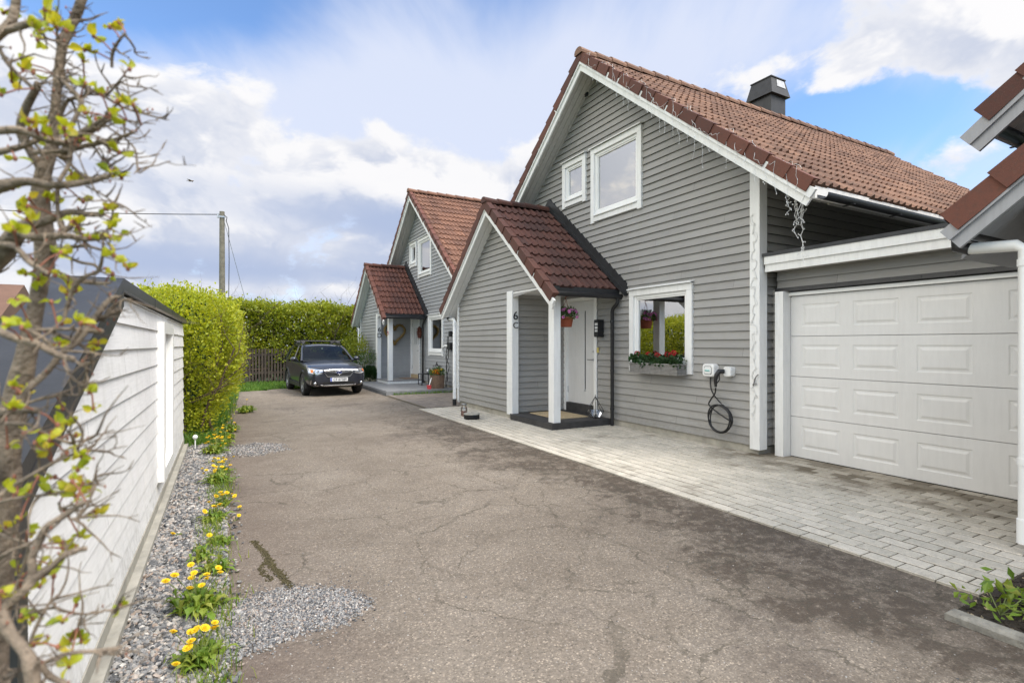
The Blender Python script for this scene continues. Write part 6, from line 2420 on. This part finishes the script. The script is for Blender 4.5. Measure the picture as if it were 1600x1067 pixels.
ring = [(.088 * math.cos(6.283 * k / 28), yb_ - .006, .715 + .05 * math.sin(6.283 * k / 28)) for k in range(29)]
b.tube(ring, .006, 6)
for (sx_, sz_, sr) in ((-.045, .012, .018), (.012, .014, .010), (.040, .016, .010), (.0, -.014, .010), (.026, -.018, .010), (.052, -.006, .010)):
    b.prism([(sx_ + (sr if k % 2 == 0 else sr * .4) * math.sin(math.pi * k / 4), yb_ - .011, .715 + sz_ + (sr if k % 2 == 0 else sr * .4) * math.cos(math.pi * k / 4)) for k in range(8)], (0, .004, 0))
part(b, 'badge_stars', 'chrome', gri)
# headlights
for s in (-1, 1):
    hi = lambda x: .795 + .06 * ((abs(x) - .47) / .36)
    lo = lambda x: .665 + .05 * max(0, (abs(x) - .66) / .18) + .03 * max(0, (.56 - abs(x)) / .1)
    xs = (.475, .835) if s > 0 else (-.835, -.475)
    b = MB(); panel(b, lo, hi, xs[0], xs[1], 14, 5, .006)
    hl = part(b, 'headlight', 'lamp_reflector')
    b = MB()
    for cx_, r in ((.60, .045), (.70, .04)):
        y_ = nose_y(s * cx_, .735) - .012
        b.lathe([(0, -.002), (r * .55, -.004), (r, -.014), (r * 1.05, .0)], n=18, mat=Matrix.Translation((s * cx_, y_, .735)) @ Matrix.Rotation(R(90), 4, 'X'))
    part(b, 'lamp_bowl', 'chrome', hl)
    b = MB(); panel(b, lambda x: .72, lambda x: .805, s * .755 - .03, s * .755 + .03, 4, 2, .010, .012)
    part(b, 'turn_signal', 'amber', hl)
    # fog lamp surround and lamp
    b = MB(); panel(b, lambda x: .33, lambda x: .47, *((.60, .775) if s > 0 else (-.775, -.60)), 6, 4, .008)
    fg = part(b, 'fog_lamp', 'black_plastic')
    b = MB(); y_ = nose_y(s * .68, .40) - .02
    b.lathe([(0, -.012), (.034, -.008), (.042, .0), (.042, .03)], n=18, mat=Matrix.Translation((s * .68, y_, .40)) @ Matrix.Rotation(R(-90), 4, 'X') @ Matrix.Diagonal((1, 1, 1, 1)))
    part(b, 'lamp', 'lamp_reflector', fg)
    b = MB(); panel(b, lambda x: .315, lambda x: .335, *((.58, .79) if s > 0 else (-.79, -.58)), 6, 1, .018)
    panel(b, lambda x: .32, lambda x: .50, *((.775, .79) if s > 0 else (-.79, -.775)), 1, 4, .018)
    part(b, 'chrome_trim', 'chrome', fg)
# lower intake and lip
b = MB(); panel(b, lambda x: .345, lambda x: .44 - .0 * x, -.46, .46, 16, 3, .008)
it = part(b, 'air_intake', 'black_rubber')
b = MB(); panel(b, lambda x: .31 + .03 * max(0, abs(x) - .42) * 6, lambda x: .330 + .03 * max(0, abs(x) - .42) * 6, -.52, .52, 16, 1, .02)
part(b, 'lip_trim', 'chrome', it)
b = MB(); panel(b, lambda x: .255 + .10 * max(0, abs(x) - .45), lambda x: .302 + .05 * max(0, abs(x) - .45), -.66, .66, 16, 2, .010)
part(b, 'bumper_skirt', 'black_plastic')
# licence plate with its letters
yp = nose_y(0, .5) - .035
b = MB(); b.box(-.26, .26, yp, yp + .03, .453, .563); pt_ = part(b, 'licence_plate', 'plate_white')
b = MB(); b.box(-.258, -.212, yp - .002, yp + .01, .455, .561); part(b, 'country_strip', 'plate_blue', pt_)
b = MB()
b.mesh(*text_mesh('CF 87389', .118, .001), mat=Matrix(((.84, 0, 0, .026), (0, 0, -1, yp - .0022), (0, 1, 0, .467), (0, 0, 0, 1))))
part(b, 'lettering', 'number_black', pt_)
b = MB()
b.mesh(*text_mesh('N', .035, .001), mat=Matrix(((1, 0, 0, -.235), (0, 0, -1, yp - .0042), (0, 1, 0, .465), (0, 0, 0, 1))))
b.box(-.245, -.225, yp - .004, yp - .0022, .515, .531)
part(b, 'country_mark', 'plate_white', pt_)
# bonnet lines: raised creases
for s in (-1, 1):
    pass
# roof, pillars
def loft(b, rows, smooth=True):
    n = len(rows[0])
    for a, c in zip(rows[:-1], rows[1:]):
        for k in range(n - 1):
            b.face([a[k], a[k + 1], c[k + 1], c[k]], None, smooth)
RY = [(-.06, 1.47, .60), (.1, 1.505, .62), (.5, 1.53, .635), (1.0, 1.525, .63), (1.5, 1.50, .615), (1.86, 1.455, .59)]
top_rows = [[(w * k / 6, y, z + .045 * (1 - (k / 6) ** 2) - .012 * (abs(k) == 6)) for k in range(-6, 7)] for y, z, w in RY]
b = MB(); loft(b, top_rows); loft(b, [[(x, y, z - .05) for x, y, z in r_] for r_ in top_rows])
b.face([*top_rows[0], *[(x, y, z - .05) for x, y, z in top_rows[0]][::-1]])
b.face([*top_rows[-1], *[(x, y, z - .05) for x, y, z in top_rows[-1]][::-1]])
roof_c = part(b, 'roof', 'car_paint')
for s in (-1, 1):
    b = MB()
    b.tube([(s * .80, -.82, 1.02), (s * .745, -.55, 1.20), (s * .69, -.25, 1.385), (s * .62, -.02, 1.49)], [.045, .038, .035, .035], 8)
    b.tube([(s * .62, -.02, 1.49), (s * .645, .5, 1.53), (s * .64, 1.0, 1.525), (s * .615, 1.70, 1.485)], .035, 8)
    b.tube([(s * .61, 1.72, 1.47), (s * .66, 1.92, 1.33), (s * .74, 2.10, 1.03)], [.045, .07, .09], 8)
    b.tube([(s * .835, .35, 1.0), (s * .645, .42, 1.50)], .035, 6)
    part(b, 'pillar', 'car_paint')
    b = MB()
    b.face([(s * .84, -.62, 1.02), (s * .845, 1.30, 1.04), (s * .675, 1.22, 1.475), (s * .668, .05, 1.475)])
    part(b, 'side_window', 'car_glass')
    b = MB()
    loft(b, [[(s * .862, 1.28, .97), (s * .845, 1.28, 1.05), (s * .74, 1.26, 1.28), (s * .655, 1.20, 1.50)], [(s * .862, 1.75, .99), (s * .835, 1.72, 1.06), (s * .73, 1.62, 1.28), (s * .645, 1.60, 1.50)], [(s * .80, 2.12, .99), (s * .765, 2.08, 1.06), (s * .68, 1.92, 1.26), (s * .60, 1.84, 1.46)]])
    part(b, 'quarter_panel', 'car_paint')
    b = MB()
    b.tube([(s * .60, -.0, 1.55), (s * .61, .12, 1.595), (s * .62, .8, 1.61), (s * .61, 1.5, 1.585), (s * .60, 1.65, 1.52)], .020, 8)
    part(b, 'roof_rail', 'black_plastic')
    # mirror
    b = MB()
    b.tube([(s * .86, -.52, 1.03), (s * .93, -.54, 1.05)], .03, 8)
    b.ball((s * 1.0, -.55, 1.09), (.105, .085, .075), 14, 9)
    mi = part(b, 'wing_mirror', 'car_paint')
    # wheels
    for wy in (-1.32, 1.32):
        mt = Matrix.Translation((s * .785, wy, .335)) @ Matrix.Rotation(R(90) * s, 4, 'Y')
        b = MB()
        b.lathe([(.215, -.09), (.29, -.108), (.325, -.09), (.335, -.05), (.335, .05), (.325, .09), (.29, .108), (.215, .09)], n=40, mat=mt)
        tr = part(b, 'wheel', 'black_rubber')
        b = MB()
        b.lathe([(.218, .088), (.205, .07), (.19, -.06), (0, -.06)], n=30, mat=mt)
        b.lathe([(0, .075), (.04, .075), (.05, .06), (.05, -.05)], n=16, mat=mt)
        for k in range(5):
            for o_ in (-.12, .12):
                a = 6.283 * k / 5
                p0 = mt @ Vector((.035 * math.cos(a), .035 * math.sin(a), .065)); p1 = mt @ Vector((.205 * math.cos(a + o_), .205 * math.sin(a + o_), .075))
                b.bar(p0, p1, .03, .022, (s, 0, 0))
        part(b, 'rim', 'gray_metal', tr)
    # arch cladding
    b = MB()
    for wy in (-1.32, 1.32):
        rows_ = []
        for r, x in ((.372, .875), (.372, .900), (.435, .905), (.445, .880)):
            rows_.append([(s * (x - (.02 if wy < 0 and math.cos(a) < -.4 else 0) - .05 * max(0, -math.cos(a) - .55) * (wy < 0)), wy + r * math.cos(a), .335 + r * math.sin(a)) for a in np.linspace(-.22, math.pi + .22, 26)])
        loft(b, rows_)
    part(b, 'arch_trim', 'black_plastic')
    b = MB(); b.box(s * .86 - .03, s * .86 + .035, -.93, .93, .235, .36); part(b, 'side_skirt', 'black_plastic', bevel=.015)
# crossbars
for y in (.22, 1.05):
    b = MB()
    b.tube([(-.66, y, 1.665), (.66, y, 1.665)], .022, 8)
    for s in (-1, 1):
        b.hexa([(s * .58 - .05, y - .05, 1.60), (s * .58 + .05, y - .05, 1.60), (s * .58 + .05, y + .05, 1.60), (s * .58 - .05, y + .05, 1.60),
                (s * .56 - .06, y - .035, 1.66), (s * .56 + .06, y - .035, 1.66), (s * .56 + .06, y + .035, 1.66), (s * .56 - .06, y + .035, 1.66)])
    part(b, 'crossbar', 'black_plastic')
# windscreen
b = MB()
wr = []
for j in range(7):
    f = j / 6
    y = -.86 + .82 * f; z = 1.045 + .44 * f + .02 * math.sin(f * math.pi)
    w = .775 - .165 * f
    wr.append([(w * k / 8, y - .13 * (1 - (k / 8) ** 2) * (1 - f * .6), z + .012 * (1 - (k / 8) ** 2)) for k in range(-8, 9)])
loft(b, wr)
ws = part(b, 'windscreen', 'car_glass')
b = MB()
loft(b, [[(x, y - .004, z + .002) for x, y, z in wr[0]], [(x, y - .05, z - .02) for x, y, z in wr[0]]])
for x0, x1 in ((-.1, .5), (-.62, -.05)):
    b.tube([(x0, -.955 + abs(x0) * .12, 1.065), (x1, -.93 + abs(x1) * .10, 1.085)], .010, 5)
part(b, 'wiper', 'black_plastic', ws)
b = MB(); b.box(-.075, -.02, -.205, -.20, 1.40, 1.44); part(b, 'sticker', 'white_plastic', ws)
# rear window and interior
b = MB(); b.face([(-.56, 1.87, 1.44), (.56, 1.87, 1.44), (.68, 2.12, 1.06), (-.68, 2.12, 1.06)]); part(b, 'rear_window', 'car_glass')
b = MB()
b.hexa([(-.74, -.62, .9), (.74, -.62, .9), (.74, -.20, .9), (-.74, -.20, .9), (-.72, -.66, 1.075), (.72, -.66, 1.075), (.70, -.25, 1.09), (-.70, -.25, 1.09)])
part(b, 'dashboard', 'seat_dark')
b = MB()
wc = Vector((.36, .0, 1.10))
b.tube([wc + Vector((.185 * math.cos(a), .06 * math.sin(a), .175 * math.sin(a))) for a in np.linspace(0, 6.283, 29)], .016, 6)
b.tube([wc + Vector((-.18, 0, 0)), wc, wc + Vector((.18, 0, 0))], .018, 6)
b.tube([wc, wc + Vector((0, -.25, -.1))], .03, 6)
part(b, 'steering_wheel', 'black_plastic')
for x in (-.36, .36):
    b = MB()
    b.hexa([(x - .24, .45, .7), (x + .24, .45, .7), (x + .24, .62, .7), (x - .24, .62, .7), (x - .19, .60, 1.20), (x + .19, .60, 1.20), (x + .19, .72, 1.20), (x - .19, .72, 1.20)])
    b.hexa([(x - .13, .64, 1.22), (x + .13, .64, 1.22), (x + .13, .74, 1.22), (x - .13, .74, 1.22), (x - .11, .66, 1.38), (x + .11, .66, 1.38), (x + .11, .74, 1.38), (x - .11, .74, 1.38)])
    part(b, 'seat', 'seat_dark', bevel=.03)
b = MB(); b.box(-.6, .6, 1.2, 1.35, .9, 1.25); part(b, 'rear_bench', 'seat_dark', bevel=.04)
b = MB(); b.box(-.12, .12, -.02, .0, 1.36, 1.42); part(b, 'rear_view_mirror', 'black_plastic')

CAR.location = (2.78, 17.8, 0)
CAR.scale = (.955, .955, .965)
CAR.rotation_euler = (0, 0, R(3.6))
for c in ():
    pass
